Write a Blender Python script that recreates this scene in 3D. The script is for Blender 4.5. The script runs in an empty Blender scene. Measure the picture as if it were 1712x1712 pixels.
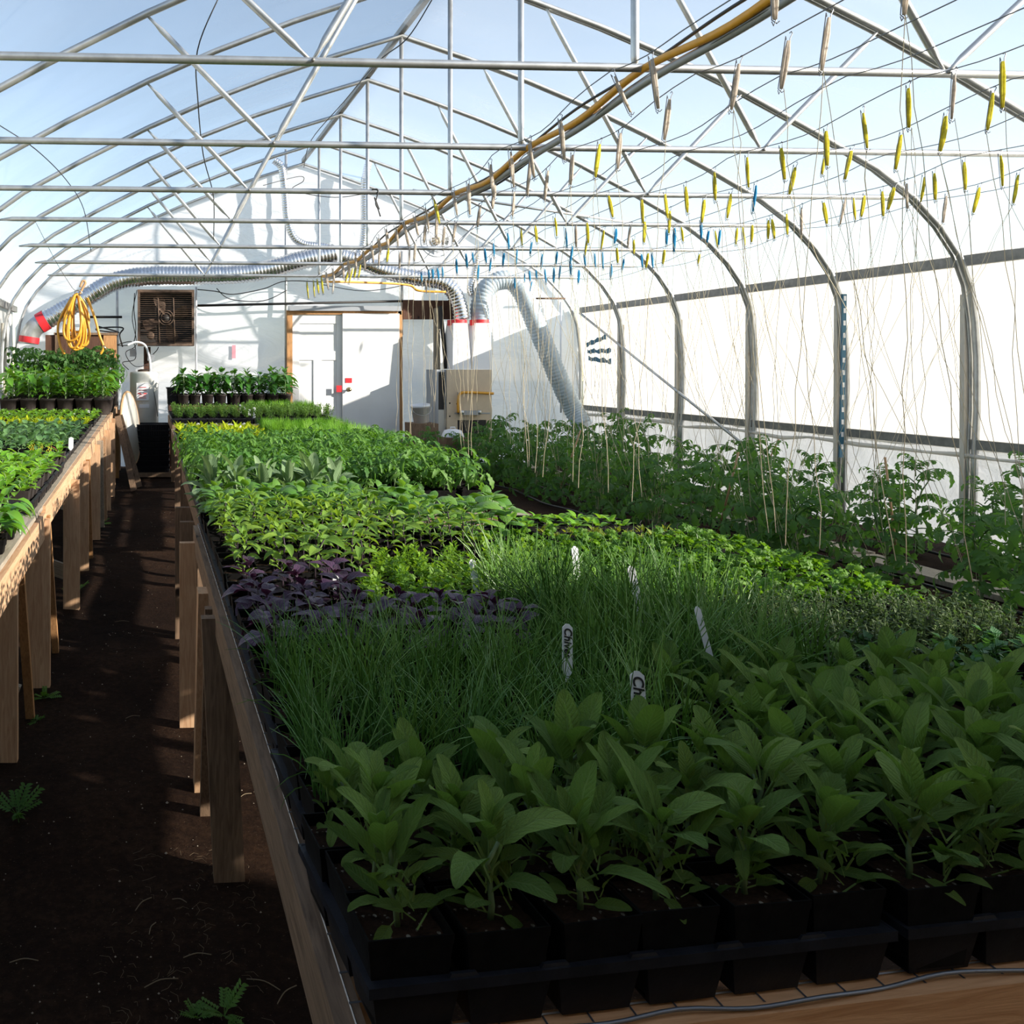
import bpy, math, random
from mathutils import Vector, Matrix, noise

# ------------------------------------------------------------------ camera, sky, sun, exposure
S = bpy.context.scene
COL = S.collection
R = random.Random(11)
F_PX, HOR, CAM_H, YAW, VPX = 1434.0, 612.0, 1.45, math.radians(3), 247.0
CY, SY = math.cos(YAW), math.sin(YAW)
PPX = VPX + F_PX * math.tan(YAW)
cam = bpy.data.cameras.new('camera')
cam_o = bpy.data.objects.new('camera', cam); COL.objects.link(cam_o)
cam.sensor_width = 36; cam.lens = F_PX / 1712 * 36
cam.shift_x = (856 - PPX) / 1712; cam.shift_y = (HOR - 856) / 1712
cam.clip_start = 0.02; cam.clip_end = 400
cam_o.location = (0, 0, CAM_H); cam_o.rotation_euler = (math.pi / 2, 0, -YAW)
S.camera = cam_o

SUN_EL, SUN_AZ = math.radians(19), math.radians(30)       # low sun from the right, a little behind the camera
world = bpy.data.worlds.new('sky'); S.world = world; world.use_nodes = True
wn = world.node_tree.nodes; wl = world.node_tree.links
sky = wn.new('ShaderNodeTexSky'); sky.sky_type = 'NISHITA'; sky.sun_disc = False
sky.sun_elevation = SUN_EL; sky.sun_rotation = math.pi / 2 + SUN_AZ
sky.air_density = 1.0; sky.dust_density = .25; sky.ozone_density = 1.0
whs = wn.new('ShaderNodeHueSaturation'); whs.inputs['Saturation'].default_value = .84
wl.new(sky.outputs[0], whs.inputs['Color']); wl.new(whs.outputs[0], wn['Background'].inputs[0]); wn['Background'].inputs[1].default_value = 0.205
sun = bpy.data.lights.new('sun', 'SUN'); sun.energy = 9.0; sun.angle = math.radians(0.7); sun.color = (1.0, 0.93, 0.82)
sun_o = bpy.data.objects.new('sun', sun); COL.objects.link(sun_o)
sd = Vector((math.cos(SUN_EL) * math.cos(SUN_AZ), -math.cos(SUN_EL) * math.sin(SUN_AZ), math.sin(SUN_EL)))
sun_o.rotation_euler = sd.to_track_quat('Z', 'Y').to_euler(); sun_o.location = (12, -3, 8)
S.view_settings.view_transform = 'Standard'; S.view_settings.look = 'None'
S.view_settings.exposure = 0.42; S.view_settings.gamma = 1.0; S.view_settings.use_curve_mapping = False
S.cycles.max_bounces = 10; S.cycles.transparent_max_bounces = 24; S.cycles.diffuse_bounces = 4
S.cycles.transmission_bounces = 6; S.cycles.glossy_bounces = 3; S.cycles.caustics_reflective = False; S.cycles.caustics_refractive = False

# ------------------------------------------------------------------ measured points -> world points
def PY(px, py, y):                      # the point of the plane Y=y seen there
    t = (px - PPX) / F_PX
    x = y * (t * CY + SY) / (CY - t * SY)
    return Vector((x, y, CAM_H + (HOR - py) * (y * CY + x * SY) / F_PX))
def PX(px, X):                          # Y at which the wall X=X is seen in that column
    t = (px - PPX) / F_PX
    return (X * CY - t * X * SY) / (t * CY + SY)

# ------------------------------------------------------------------ mesh building
class MB:
    def __init__(s): s.v = []; s.f = []; s.uv = None; s.sm = []
    def add(s, vs, fs, smooth=False):
        n = len(s.v); s.v += [tuple(p) for p in vs]
        for f in fs: s.f.append(tuple(i + n for i in f)); s.sm.append(smooth)
        return n
    def box(s, c, size, M=None):
        x, y, z = (d / 2 for d in size)
        vs = [Vector((a * x, b * y, d * z)) for d in (-1, 1) for b in (-1, 1) for a in (-1, 1)]
        if M is not None: vs = [M @ p for p in vs]
        c = Vector(c); s.add([c + p for p in vs], [(0, 2, 3, 1), (4, 5, 7, 6), (0, 1, 5, 4), (2, 6, 7, 3), (0, 4, 6, 2), (1, 3, 7, 5)])
        return s
    def beam(s, p0, p1, w, h, up=(0, 0, 1)):          # w across, h along up
        p0, p1 = Vector(p0), Vector(p1); d = (p1 - p0).normalized(); up = Vector(up)
        a = d.cross(up)
        a = a.normalized() if a.length > 1e-4 else Vector((1, 0, 0))
        b = a.cross(d).normalized()
        vs = [p + a * (i * w / 2) + b * (j * h / 2) for p in (p0, p1) for j in (-1, 1) for i in (-1, 1)]
        s.add(vs, [(0, 2, 3, 1), (4, 5, 7, 6), (0, 1, 5, 4), (2, 6, 7, 3), (0, 4, 6, 2), (1, 3, 7, 5)]); return s
    def tube(s, pts, r, n=8, caps=True, closed=False):
        pts = [Vector(p) for p in pts]; m = len(pts); rs = r if isinstance(r, (list, tuple)) else [r] * m
        up = None; vs = []
        for i, p in enumerate(pts):
            if closed: t = pts[(i + 1) % m] - pts[i - 1]
            else: t = pts[min(i + 1, m - 1)] - pts[max(i - 1, 0)]
            t = t.normalized() if t.length > 1e-9 else Vector((0, 0, 1))
            if up is None: up = Vector((0, 0, 1)) if abs(t.z) < .9 else Vector((1, 0, 0))
            a = t.cross(up); a = a.normalized() if a.length > 1e-6 else t.orthogonal().normalized()
            up = a.cross(t).normalized()
            for k in range(n):
                q = 2 * math.pi * k / n
                vs.append(p + (a * math.cos(q) + up * math.sin(q)) * rs[i])
        fs = []
        for i in range(m if closed else m - 1):
            j = (i + 1) % m
            for k in range(n): fs.append((i * n + k, i * n + (k + 1) % n, j * n + (k + 1) % n, j * n + k))
        if caps and not closed: fs += [tuple(range(n - 1, -1, -1)), tuple((m - 1) * n + k for k in range(n))]
        s.add(vs, fs, n > 4); return s
    def lathe(s, prof, n=24, c=(0, 0, 0), M=None, smooth=True):
        vs = []
        for r, z in prof:
            for k in range(n):
                q = 2 * math.pi * k / n; p = Vector((r * math.cos(q), r * math.sin(q), z))
                vs.append(Vector(c) + (M @ p if M is not None else p))
        fs = [(i * n + k, i * n + (k + 1) % n, (i + 1) * n + (k + 1) % n, (i + 1) * n + k) for i in range(len(prof) - 1) for k in range(n)]
        s.add(vs, fs, smooth); return s
    def frustum(s, c, a0, b0, a1, b1, h, bottom=True, top=False):   # open box, a x b at the foot, a1 x b1 at height h
        x, y, z = c
        vs = [(x - a0 / 2, y - b0 / 2, z), (x + a0 / 2, y - b0 / 2, z), (x + a0 / 2, y + b0 / 2, z), (x - a0 / 2, y + b0 / 2, z),
              (x - a1 / 2, y - b1 / 2, z + h), (x + a1 / 2, y - b1 / 2, z + h), (x + a1 / 2, y + b1 / 2, z + h), (x - a1 / 2, y + b1 / 2, z + h)]
        fs = [(0, 1, 5, 4), (1, 2, 6, 5), (2, 3, 7, 6), (3, 0, 4, 7)]
        if bottom: fs.append((3, 2, 1, 0))
        if top: fs.append((4, 5, 6, 7))
        s.add(vs, fs); return s
    def mesh(s, name, mat):
        me = bpy.data.meshes.new(name); me.from_pydata(s.v, [], s.f)
        me.polygons.foreach_set('use_smooth', s.sm)
        if s.uv:
            l = me.uv_layers.new(name='UVMap'); idx = [0] * len(me.loops); me.loops.foreach_get('vertex_index', idx)
            uv = [c for i in idx for c in s.uv[i]]; l.data.foreach_set('uv', uv)
        if mat: me.materials.append(mat)
        me.update(); return me
def link(name, me, parent=None, M=None):
    o = bpy.data.objects.new(name, me); COL.objects.link(o)
    if parent is not None: o.parent = parent
    if M is not None: o.matrix_basis = M
    return o
def part(name, mb, mat, parent, M=None, label=None, kind=None):
    o = link(name, mb.mesh(name, mat) if isinstance(mb, MB) else mb, parent, M)
    if label: o['label'] = label
    if kind: o['kind'] = kind
    return o
def tag(o, label, cat, group=None, kind=None):
    o['label'] = label; o['category'] = cat
    if group: o['group'] = group
    if kind: o['kind'] = kind
    return o
def thing(name, label, cat, loc=(0, 0, 0), rot=0, group=None, scale=1):
    o = bpy.data.objects.new(name, None); COL.objects.link(o); o.empty_display_size = .05
    o.location = loc; o.rotation_euler = (0, 0, rot); o.scale = (scale,) * 3
    return tag(o, label, cat, group)
def struct(name, mb, mat):
    o = link(name, mb.mesh(name, mat)); o['kind'] = 'structure'; return o
_O = 'zeroth first second third fourth fifth sixth seventh eighth ninth tenth eleventh twelfth thirteenth fourteenth fifteenth sixteenth seventeenth eighteenth nineteenth'.split()
_T = {2: 'twent', 3: 'thirt', 4: 'fort'}
def nth(n):
    if n < 20: return _O[n]
    a, b = divmod(n, 10)
    return _T[a] + 'ieth' if b == 0 else _T[a] + 'y-' + _O[b]
def spline(pts, per=8):
    pts = [Vector(p) for p in pts]; out = []
    for i in range(len(pts) - 1):
        p0, p1, p2, p3 = pts[max(i - 1, 0)], pts[i], pts[i + 1], pts[min(i + 2, len(pts) - 1)]
        for k in range(per):
            t = k / per
            out.append(.5 * ((2 * p1) + (p2 - p0) * t + (2 * p0 - 5 * p1 + 4 * p2 - p3) * t * t + (3 * p1 - p0 - 3 * p2 + p3) * t ** 3))
    out.append(pts[-1]); return out

# ------------------------------------------------------------------ materials
def newmat(name):
    m = bpy.data.materials.new(name); m.use_nodes = True; nt = m.node_tree
    return m, nt, nt.nodes, nt.links, nt.nodes['Principled BSDF']
def ramp(nt, fac, stops):
    n = nt.nodes.new('ShaderNodeValToRGB'); e = n.color_ramp.elements
    while len(e) < len(stops): e.new(.5)
    for i, (p, c) in enumerate(stops): e[i].position = p; e[i].color = (*c, 1)
    nt.links.new(fac, n.inputs[0]); return n.outputs[0]
def coords(nt, kind='Object', scale=(1, 1, 1), rot=(0, 0, 0)):
    t = nt.nodes.new('ShaderNodeTexCoord'); m = nt.nodes.new('ShaderNodeMapping')
    m.inputs['Scale'].default_value = scale; m.inputs['Rotation'].default_value = rot
    nt.links.new(t.outputs[kind], m.inputs[0]); return m.outputs[0]
def noise_n(nt, vec, scale, detail=4, rough=.5, dist=0):
    n = nt.nodes.new('ShaderNodeTexNoise'); n.inputs['Scale'].default_value = scale; n.inputs['Detail'].default_value = detail
    n.inputs['Roughness'].default_value = rough; n.inputs['Distortion'].default_value = dist
    nt.links.new(vec, n.inputs['Vector']); return n.outputs['Fac']
def bump(nt, h, strength, dist, target):
    b = nt.nodes.new('ShaderNodeBump'); b.inputs['Strength'].default_value = strength; b.inputs['Distance'].default_value = dist
    nt.links.new(h, b.inputs['Height']); nt.links.new(b.outputs[0], target); return b
def mathn(nt, op, a, b=None, clamp=False):
    n = nt.nodes.new('ShaderNodeMath'); n.operation = op; n.use_clamp = clamp
    for i, v in enumerate((a, b)):
        if v is None: continue
        if isinstance(v, (int, float)): n.inputs[i].default_value = v
        else: nt.links.new(v, n.inputs[i])
    return n.outputs[0]
def plain(name, col, rough=.5, metal=0, spec=.5, var=.0, vscale=20, bs=0, coord='Object'):
    m, nt, N, L, P = newmat(name)
    P.inputs['Base Color'].default_value = (*col, 1); P.inputs['Roughness'].default_value = rough
    P.inputs['Metallic'].default_value = metal; P.inputs['Specular IOR Level'].default_value = spec
    if var or bs:
        f = noise_n(nt, coords(nt, coord), vscale, 5, .6)
        if var: L.new(ramp(nt, f, [(.3, tuple(c * (1 - var) for c in col)), (.7, tuple(min(1, c * (1 + var)) for c in col))]), P.inputs['Base Color'])
        if bs: bump(nt, f, bs, .01, P.inputs['Normal'])
    return m
def wood(name, c1, c2, dark, rough=.75):
    m, nt, N, L, P = newmat(name); P.inputs['Roughness'].default_value = rough; P.inputs['Specular IOR Level'].default_value = .25
    oi = N.new('ShaderNodeObjectInfo'); t = N.new('ShaderNodeTexCoord'); mp = N.new('ShaderNodeMapping')
    mp.inputs['Scale'].default_value = (14, 14, 1.1)
    off = N.new('ShaderNodeVectorMath'); off.operation = 'MULTIPLY_ADD'
    cmb = N.new('ShaderNodeCombineXYZ')
    for i in range(3): L.new(oi.outputs['Random'], cmb.inputs[i])
    L.new(cmb.outputs[0], off.inputs[0]); off.inputs[1].default_value = (37, 21, 53); L.new(t.outputs['Object'], off.inputs[2])
    L.new(off.outputs[0], mp.inputs[0])
    g = noise_n(nt, mp.outputs[0], 6, 5, .6, 1.2)
    base = ramp(nt, g, [(.3, c2), (.62, c1)])
    vo = N.new('ShaderNodeTexVoronoi'); vo.inputs['Scale'].default_value = 3.2; mp2 = N.new('ShaderNodeMapping'); mp2.inputs['Scale'].default_value = (1.5, 1.5, .9)
    L.new(off.outputs[0], mp2.inputs[0]); L.new(mp2.outputs[0], vo.inputs['Vector'])
    k = ramp(nt, vo.outputs['Distance'], [(.05, (1, 1, 1)), (.11, (0, 0, 0))])
    mx = N.new('ShaderNodeMix'); mx.data_type = 'RGBA'; mx.inputs[7].default_value = (*dark, 1)
    L.new(k, mx.inputs[0]); L.new(base, mx.inputs[6]); L.new(mx.outputs[2], P.inputs['Base Color'])
    bump(nt, g, .25, .004, P.inputs['Normal']); return m
def film(name, clear, glow, tint=(1, 1, 1), wr_scale=(1, 1, 1), wr=1.6, bstr=.3, rot=(0, 0, 0), vary=.25):
    """plastic sheet: partly clear, partly milky (scatters light through), a little gloss, wrinkles as bump"""
    m, nt, N, L, P = newmat(name); N.remove(P); out = N['Material Output']
    tr = N.new('ShaderNodeBsdfTransparent'); tl = N.new('ShaderNodeBsdfTranslucent'); df = N.new('ShaderNodeBsdfDiffuse'); gl = N.new('ShaderNodeBsdfGlossy')
    for n in (tl, df): n.inputs[0].default_value = (*tint, 1)
    gl.inputs['Roughness'].default_value = .22
    v = coords(nt, 'Object', wr_scale, rot); h = noise_n(nt, v, wr, 6, .55, .8)
    for n in (tl, df, gl): bump(nt, h, bstr, .06, n.inputs['Normal'])
    a = N.new('ShaderNodeMixShader'); a.inputs[0].default_value = glow; L.new(df.outputs[0], a.inputs[1]); L.new(tl.outputs[0], a.inputs[2])
    b = N.new('ShaderNodeMixShader'); b.inputs[0].default_value = .06; L.new(a.outputs[0], b.inputs[1]); L.new(gl.outputs[0], b.inputs[2])
    if clear > 0:
        c = N.new('ShaderNodeMixShader'); L.new(tr.outputs[0], c.inputs[1]); L.new(b.outputs[0], c.inputs[2])
        f = ramp(nt, h, [(.35, (1 - clear - vary / 2,) * 3), (.72, (min(1, 1 - clear + vary),) * 3)])
        L.new(f, c.inputs[0]); L.new(c.outputs[0], out.inputs[0])
    else: L.new(b.outputs[0], out.inputs[0])
    return m
def leafmat(name, c, c2, rough=.55, trans=.3, tcol=None, vein=.35, bs=.25, bscale=45, hv=.12, spec=.3, stripes=9):
    """c blade, c2 veins; fine relief by bump; light passes through the blade"""
    m, nt, N, L, P = newmat(name); P.inputs['Roughness'].default_value = rough; P.inputs['Specular IOR Level'].default_value = spec
    t = N.new('ShaderNodeTexCoord'); sp = N.new('ShaderNodeSeparateXYZ'); L.new(t.outputs['UV'], sp.inputs[0])
    au = mathn(nt, 'ABSOLUTE', mathn(nt, 'SUBTRACT', sp.outputs[0], .5))
    mid = mathn(nt, 'SUBTRACT', 1, mathn(nt, 'MULTIPLY', au, 16), True)
    ph = mathn(nt, 'SUBTRACT', mathn(nt, 'MULTIPLY', sp.outputs[1], stripes), mathn(nt, 'MULTIPLY', au, 5))
    sv = mathn(nt, 'POWER', mathn(nt, 'ABSOLUTE', mathn(nt, 'SINE', mathn(nt, 'MULTIPLY', ph, math.pi))), .35)
    side = mathn(nt, 'MULTIPLY', mathn(nt, 'SUBTRACT', 1, sv), .9, True)
    vm = mathn(nt, 'MULTIPLY', mathn(nt, 'MAXIMUM', mid, side), vein)
    oi = N.new('ShaderNodeObjectInfo')
    hs = N.new('ShaderNodeHueSaturation'); hs.inputs['Color'].default_value = (*c, 1)
    L.new(mathn(nt, 'ADD', mathn(nt, 'MULTIPLY', oi.outputs['Random'], hv * 5), 1 - hv * 2.5), hs.inputs['Value'])
    L.new(mathn(nt, 'ADD', mathn(nt, 'MULTIPLY', oi.outputs['Random'], -.03), .515), hs.inputs['Hue'])
    mx = N.new('ShaderNodeMix'); mx.data_type = 'RGBA'; mx.inputs[7].default_value = (*c2, 1)
    L.new(vm, mx.inputs[0]); L.new(hs.outputs[0], mx.inputs[6]); L.new(mx.outputs[2], P.inputs['Base Color'])
    vo = N.new('ShaderNodeTexVoronoi'); vo.inputs['Scale'].default_value = bscale; L.new(t.outputs['UV'], vo.inputs['Vector'])
    h = mathn(nt, 'SUBTRACT', mathn(nt, 'MULTIPLY', vo.outputs['Distance'], -.3), mathn(nt, 'MULTIPLY', vm, 1.2))
    bump(nt, h, bs, .004, P.inputs['Normal'])
    tl = N.new('ShaderNodeBsdfTranslucent'); hs2 = N.new('ShaderNodeHueSaturation'); hs2.inputs['Color'].default_value = (*(tcol or tuple(min(1, x * 1.6) for x in c)), 1)
    L.new(hs2.outputs[0], tl.inputs[0])
    a = N.new('ShaderNodeMixShader'); a.inputs[0].default_value = trans
    L.new(P.outputs[0], a.inputs[1]); L.new(tl.outputs[0], a.inputs[2]); L.new(a.outputs[0], N['Material Output'].inputs[0])
    return m

M = {}
M['roof'] = film('roof_film', .74, .50, (.74, .79, .85), (.25, .5, .25), 1.0, .3, vary=.12)
M['gable'] = film('end_wall_film', .08, .48, (.95, .955, .99), (1, 1, 2.2), 1.2, .8, (0, .5, 0), vary=.06)
M['curtain'] = film('side_curtain', 0, .50, (.76, .74, .69), (1, 3, .5), 1.5, .25)
M['skirt'] = film('skirt_film', .10, .34, (.52, .54, .58), (1, 2.5, 2.5), 1.6, .7, (.6, 0, 0))
M['galv'] = plain('galvanised_steel', (.52, .53, .53), .38, .75, .5, .18, 9)
M['galvdark'] = plain('dull_zinc_rail', (.24, .235, .22), .55, .5, .5, .25, 14)
M['wire'] = plain('fence_wire', (.22, .23, .25), .45, .6)
M['wood'] = wood('new_lumber', (.62, .40, .24), (.46, .26, .14), (.09, .045, .025))
M['woodfront'] = wood('lit_lumber', (.80, .44, .22), (.62, .30, .13), (.16, .07, .03))  # new lumber made brighter and more orange; light on the rail painted in
M['woodold'] = wood('weathered_lumber', (.25, .165, .105), (.12, .078, .05), (.03, .02, .015))
M['woodgrey'] = wood('greyed_plank', (.42, .36, .28), (.25, .21, .16), (.08, .06, .05))
M['wooddark'] = wood('dark_board', (.12, .06, .04), (.06, .03, .02), (.02, .01, .01))
M['doorframe'] = wood('door_frame_pine', (.52, .28, .12), (.33, .16, .07), (.1, .05, .02))
M['ply'] = wood('plywood_sheet', (.42, .30, .18), (.32, .22, .13), (.1, .06, .03))
M['black'] = plain('black_tray_plastic', (.007, .0075, .010), .42, 0, .22, .4, 30, .1)
M['blackrim'] = plain('black_tray_rim', (.016, .017, .022), .35, 0, .45, .4, 30, .1)  # tray plastic with a lighter bluish base, the rim's sheen put into colour
M['pot'] = plain('black_pot_plastic', (.006, .0055, .0055), .6, 0, .10, .6, 40, .1)
M['potround'] = plain('dusty_nursery_pot', (.035, .028, .025), .65, 0, .3, .6, 9, .1)
M['terracotta'] = plain('red_brown_pot', (.28, .07, .035), .6, 0, .3, .3, 20)
M['duct'] = plain('foil_duct', (.72, .73, .75), .22, .95, .5, .12, 30, .15)
M['ductwhite'] = plain('grey_flex_duct', (.42, .50, .56), .5, 0, .4, .1, 12)
M['white'] = plain('white_paint', (.80, .80, .78), .5, 0, .4, .03, 4)
M['whiteplastic'] = plain('white_plastic', (.82, .83, .85), .4)
M['beige'] = plain('beige_enamel', (.62, .50, .36), .5, 0, .4, .08, 5)
M['tankwhite'] = plain('cream_enamel', (.78, .76, .68), .35, 0, .5, .04, 4)
M['rust'] = plain('rusty_steel', (.13, .085, .06), .7, .3, .4, .45, 12, .2)
M['dark'] = plain('dark_metal', (.03, .028, .027), .6, .2)
M['blackrub'] = plain('black_rubber', (.015, .015, .017), .5)
M['yellow'] = plain('yellow_hose', (.72, .34, .03), .42, 0, .5, .1, 20)
M['yellowtw'] = plain('yellow_twine', (.88, .78, .10), .8, 0, .2, .2, 60)
M['bluetw'] = plain('blue_twine', (.06, .42, .70), .8, 0, .2, .2, 60)
M['whitetw'] = plain('white_twine', (.78, .70, .60), .85, 0, .2, .2, 60)
for _k in ('yellowtw', 'bluetw', 'whitetw'):
    _nt = M[_k].node_tree; _p = _nt.nodes['Principled BSDF']; _t = _nt.nodes.new('ShaderNodeBsdfTranslucent'); _x = _nt.nodes.new('ShaderNodeMixShader')
    _nt.links.new(_p.inputs['Base Color'].links[0].from_socket, _t.inputs[0]); _x.inputs[0].default_value = .5
    _nt.links.new(_p.outputs[0], _x.inputs[1]); _nt.links.new(_t.outputs[0], _x.inputs[2]); _nt.links.new(_x.outputs[0], _nt.nodes['Material Output'].inputs[0])
M['string'] = plain('cream_string', (.66, .56, .38), .85, 0, .2)
M['red'] = plain('red_tape', (.65, .03, .04), .4)
M['pink'] = plain('faded_pink_mark', (.80, .30, .36), .5)
M['teal'] = plain('teal_tape', (.03, .14, .22), .5)
M['blue'] = plain('blue_strap', (.02, .12, .20), .5)
M['ink'] = plain('black_ink', (.01, .01, .012), .6)
M['cream'] = plain('cream_laminate', (.55, .53, .47), .5)
M['tan'] = plain('tan_edging', (.50, .30, .15), .5)
M['brass'] = plain('brass_knob', (.55, .45, .25), .3, .9)
M['steel'] = plain('grey_box', (.35, .37, .40), .45, .3)
M['dstraw'] = plain('dry_straw', (.20, .15, .09), .8)
M['perlite'] = plain('perlite_grain', (.34, .29, .22), .8)

m, nt, N, L, P = newmat('potting_soil')
v = coords(nt); f = noise_n(nt, v, 90, 6, .7)
vo = N.new('ShaderNodeTexVoronoi'); vo.inputs['Scale'].default_value = 105; L.new(v, vo.inputs['Vector'])
msk = ramp(nt, vo.outputs['Distance'], [(.22, (1, 1, 1)), (.28, (0, 0, 0))])
sel = ramp(nt, noise_n(nt, v, 60, 2), [(.47, (0, 0, 0)), (.55, (1, 1, 1))])
mx = N.new('ShaderNodeMix'); mx.data_type = 'RGBA'; mx.inputs[7].default_value = (.45, .40, .33, 1)
L.new(mathn(nt, 'MULTIPLY', msk, sel), mx.inputs[0]); L.new(ramp(nt, f, [(.3, (.018, .010, .007)), (.7, (.085, .045, .028))]), mx.inputs[6])
L.new(mx.outputs[2], P.inputs['Base Color']); P.inputs['Roughness'].default_value = .95; P.inputs['Specular IOR Level'].default_value = .1
bump(nt, f, .9, .01, P.inputs['Normal']); M['soil'] = m

m, nt, N, L, P = newmat('dirt_floor')
v = coords(nt); a = noise_n(nt, v, 1.1, 6, .65, .4); b = noise_n(nt, v, 38, 8, .75); c = noise_n(nt, v, 160, 3, .6)
col = ramp(nt, mathn(nt, 'ADD', mathn(nt, 'MULTIPLY', a, .55), mathn(nt, 'MULTIPLY', b, .45)), [(.36, (.009, .0042, .0028)), (.5, (.022, .011, .0065)), (.64, (.055, .029, .016))])
mx = N.new('ShaderNodeMix'); mx.data_type = 'RGBA'; mx.inputs[7].default_value = (.14, .10, .065, 1)
L.new(ramp(nt, c, [(.67, (0, 0, 0)), (.72, (1, 1, 1))]), mx.inputs[0]); L.new(col, mx.inputs[6]); L.new(mx.outputs[2], P.inputs['Base Color'])
P.inputs['Roughness'].default_value = .95; P.inputs['Specular IOR Level'].default_value = .1
bump(nt, mathn(nt, 'ADD', b, mathn(nt, 'MULTIPLY', a, 2)), .8, .02, P.inputs['Normal']); M['dirt'] = m
m, nt, N, L, P = newmat('field_outside')
L.new(ramp(nt, noise_n(nt, coords(nt), .6, 6, .6), [(.3, (.16, .17, .10)), (.7, (.30, .28, .20))]), P.inputs['Base Color']); P.inputs['Roughness'].default_value = 1; M['field'] = m

M['sage'] = leafmat('sage_leaf', (.150, .245, .055), (.28, .39, .14), .8, .22, (.22, .42, .05), .5, .9, 34, .12, .08, 10)
M['sagepale'] = leafmat('pale_sage_leaf', (.20, .30, .15), (.33, .42, .25), .75, .22, (.25, .40, .10), .35, .5, 34, .10, .2, 10)
M['stemgreen'] = plain('green_stem', (.16, .24, .10), .7)
M['stemdark'] = plain('dark_stem', (.035, .02, .03), .6)
M['purple'] = leafmat('purple_leaf', (.050, .022, .048), (.11, .055, .10), .42, .12, (.16, .02, .08), .35, .5, 14, .16, .45, 6)
M['thai'] = leafmat('thai_basil_leaf', (.185, .33, .045), (.30, .45, .10), .42, .38, (.36, .55, .03), .3, .35, 12, .09, .4, 5)
M['basil'] = leafmat('sweet_basil_leaf', (.135, .30, .045), (.23, .42, .08), .36, .32, (.28, .52, .03), .35, .6, 9, .10, .45, 6)
M['tomato'] = leafmat('tomato_leaf', (.085, .205, .032), (.15, .28, .07), .5, .30, (.19, .42, .03), .25, .4, 12, .10, .35, 6)
M['tomatodk'] = leafmat('bed_tomato_leaf', (.068, .160, .040), (.12, .23, .07), .55, .36, (.19, .44, .05), .25, .4, 12, .12, .3, 6)
M['pepper'] = leafmat('pepper_leaf', (.085, .24, .020), (.17, .35, .05), .32, .30, (.30, .55, .02), .3, .3, 8, .12, .5, 6)
M['pepperdk'] = leafmat('dark_pepper_leaf', (.040, .150, .018), (.09, .24, .04), .32, .25, (.16, .40, .02), .3, .3, 8, .10, .5, 6)
M['parsley'] = leafmat('parsley_leaf', (.10, .235, .016), (.17, .31, .04), .45, .30, (.24, .48, .02), .3, .4, 12, .12, .35, 4)
M['oregano'] = leafmat('oregano_leaf', (.17, .33, .030), (.25, .42, .06), .45, .35, (.40, .64, .03), .2, .3, 8, .08, .35, 4)
M['thyme'] = leafmat('thyme_leaf', (.085, .130, .042), (.14, .19, .07), .55, .25, (.14, .24, .05), .1, .2, 8, .12, .3, 3)
M['mint'] = leafmat('mint_leaf', (.050, .150, .040), (.09, .22, .07), .45, .3, (.14, .34, .05), .3, .4, 12, .10, .35, 6)
M['chive'] = leafmat('chive_blade', (.115, .255, .040), (.13, .28, .05), .42, .15, (.16, .36, .04), .1, .1, 8, .12, .45, 2)
M['lime'] = leafmat('lime_seedling', (.42, .52, .015), (.50, .58, .05), .45, .38, (.62, .75, .02), .2, .3, 8, .06, .35, 4)
M['fresh'] = leafmat('fresh_seedling', (.18, .40, .03), (.26, .48, .06), .45, .35, (.38, .66, .03), .2, .3, 8, .08, .35, 4)
M['blueleaf'] = leafmat('bluish_seedling', (.10, .215, .075), (.18, .30, .13), .5, .28, (.20, .40, .09), .3, .3, 8, .1, .35, 5)
M['herb'] = leafmat('far_herb_leaf', (.13, .25, .05), (.2, .32, .09), .5, .3, (.26, .45, .05), .1, .2, 8, .08, .3, 3)
M['redleaf'] = leafmat('reddish_seedling', (.20, .30, .03), (.42, .12, .05), .45, .35, (.42, .50, .03), .5, .3, 8, .12, .35, 4)

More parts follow.
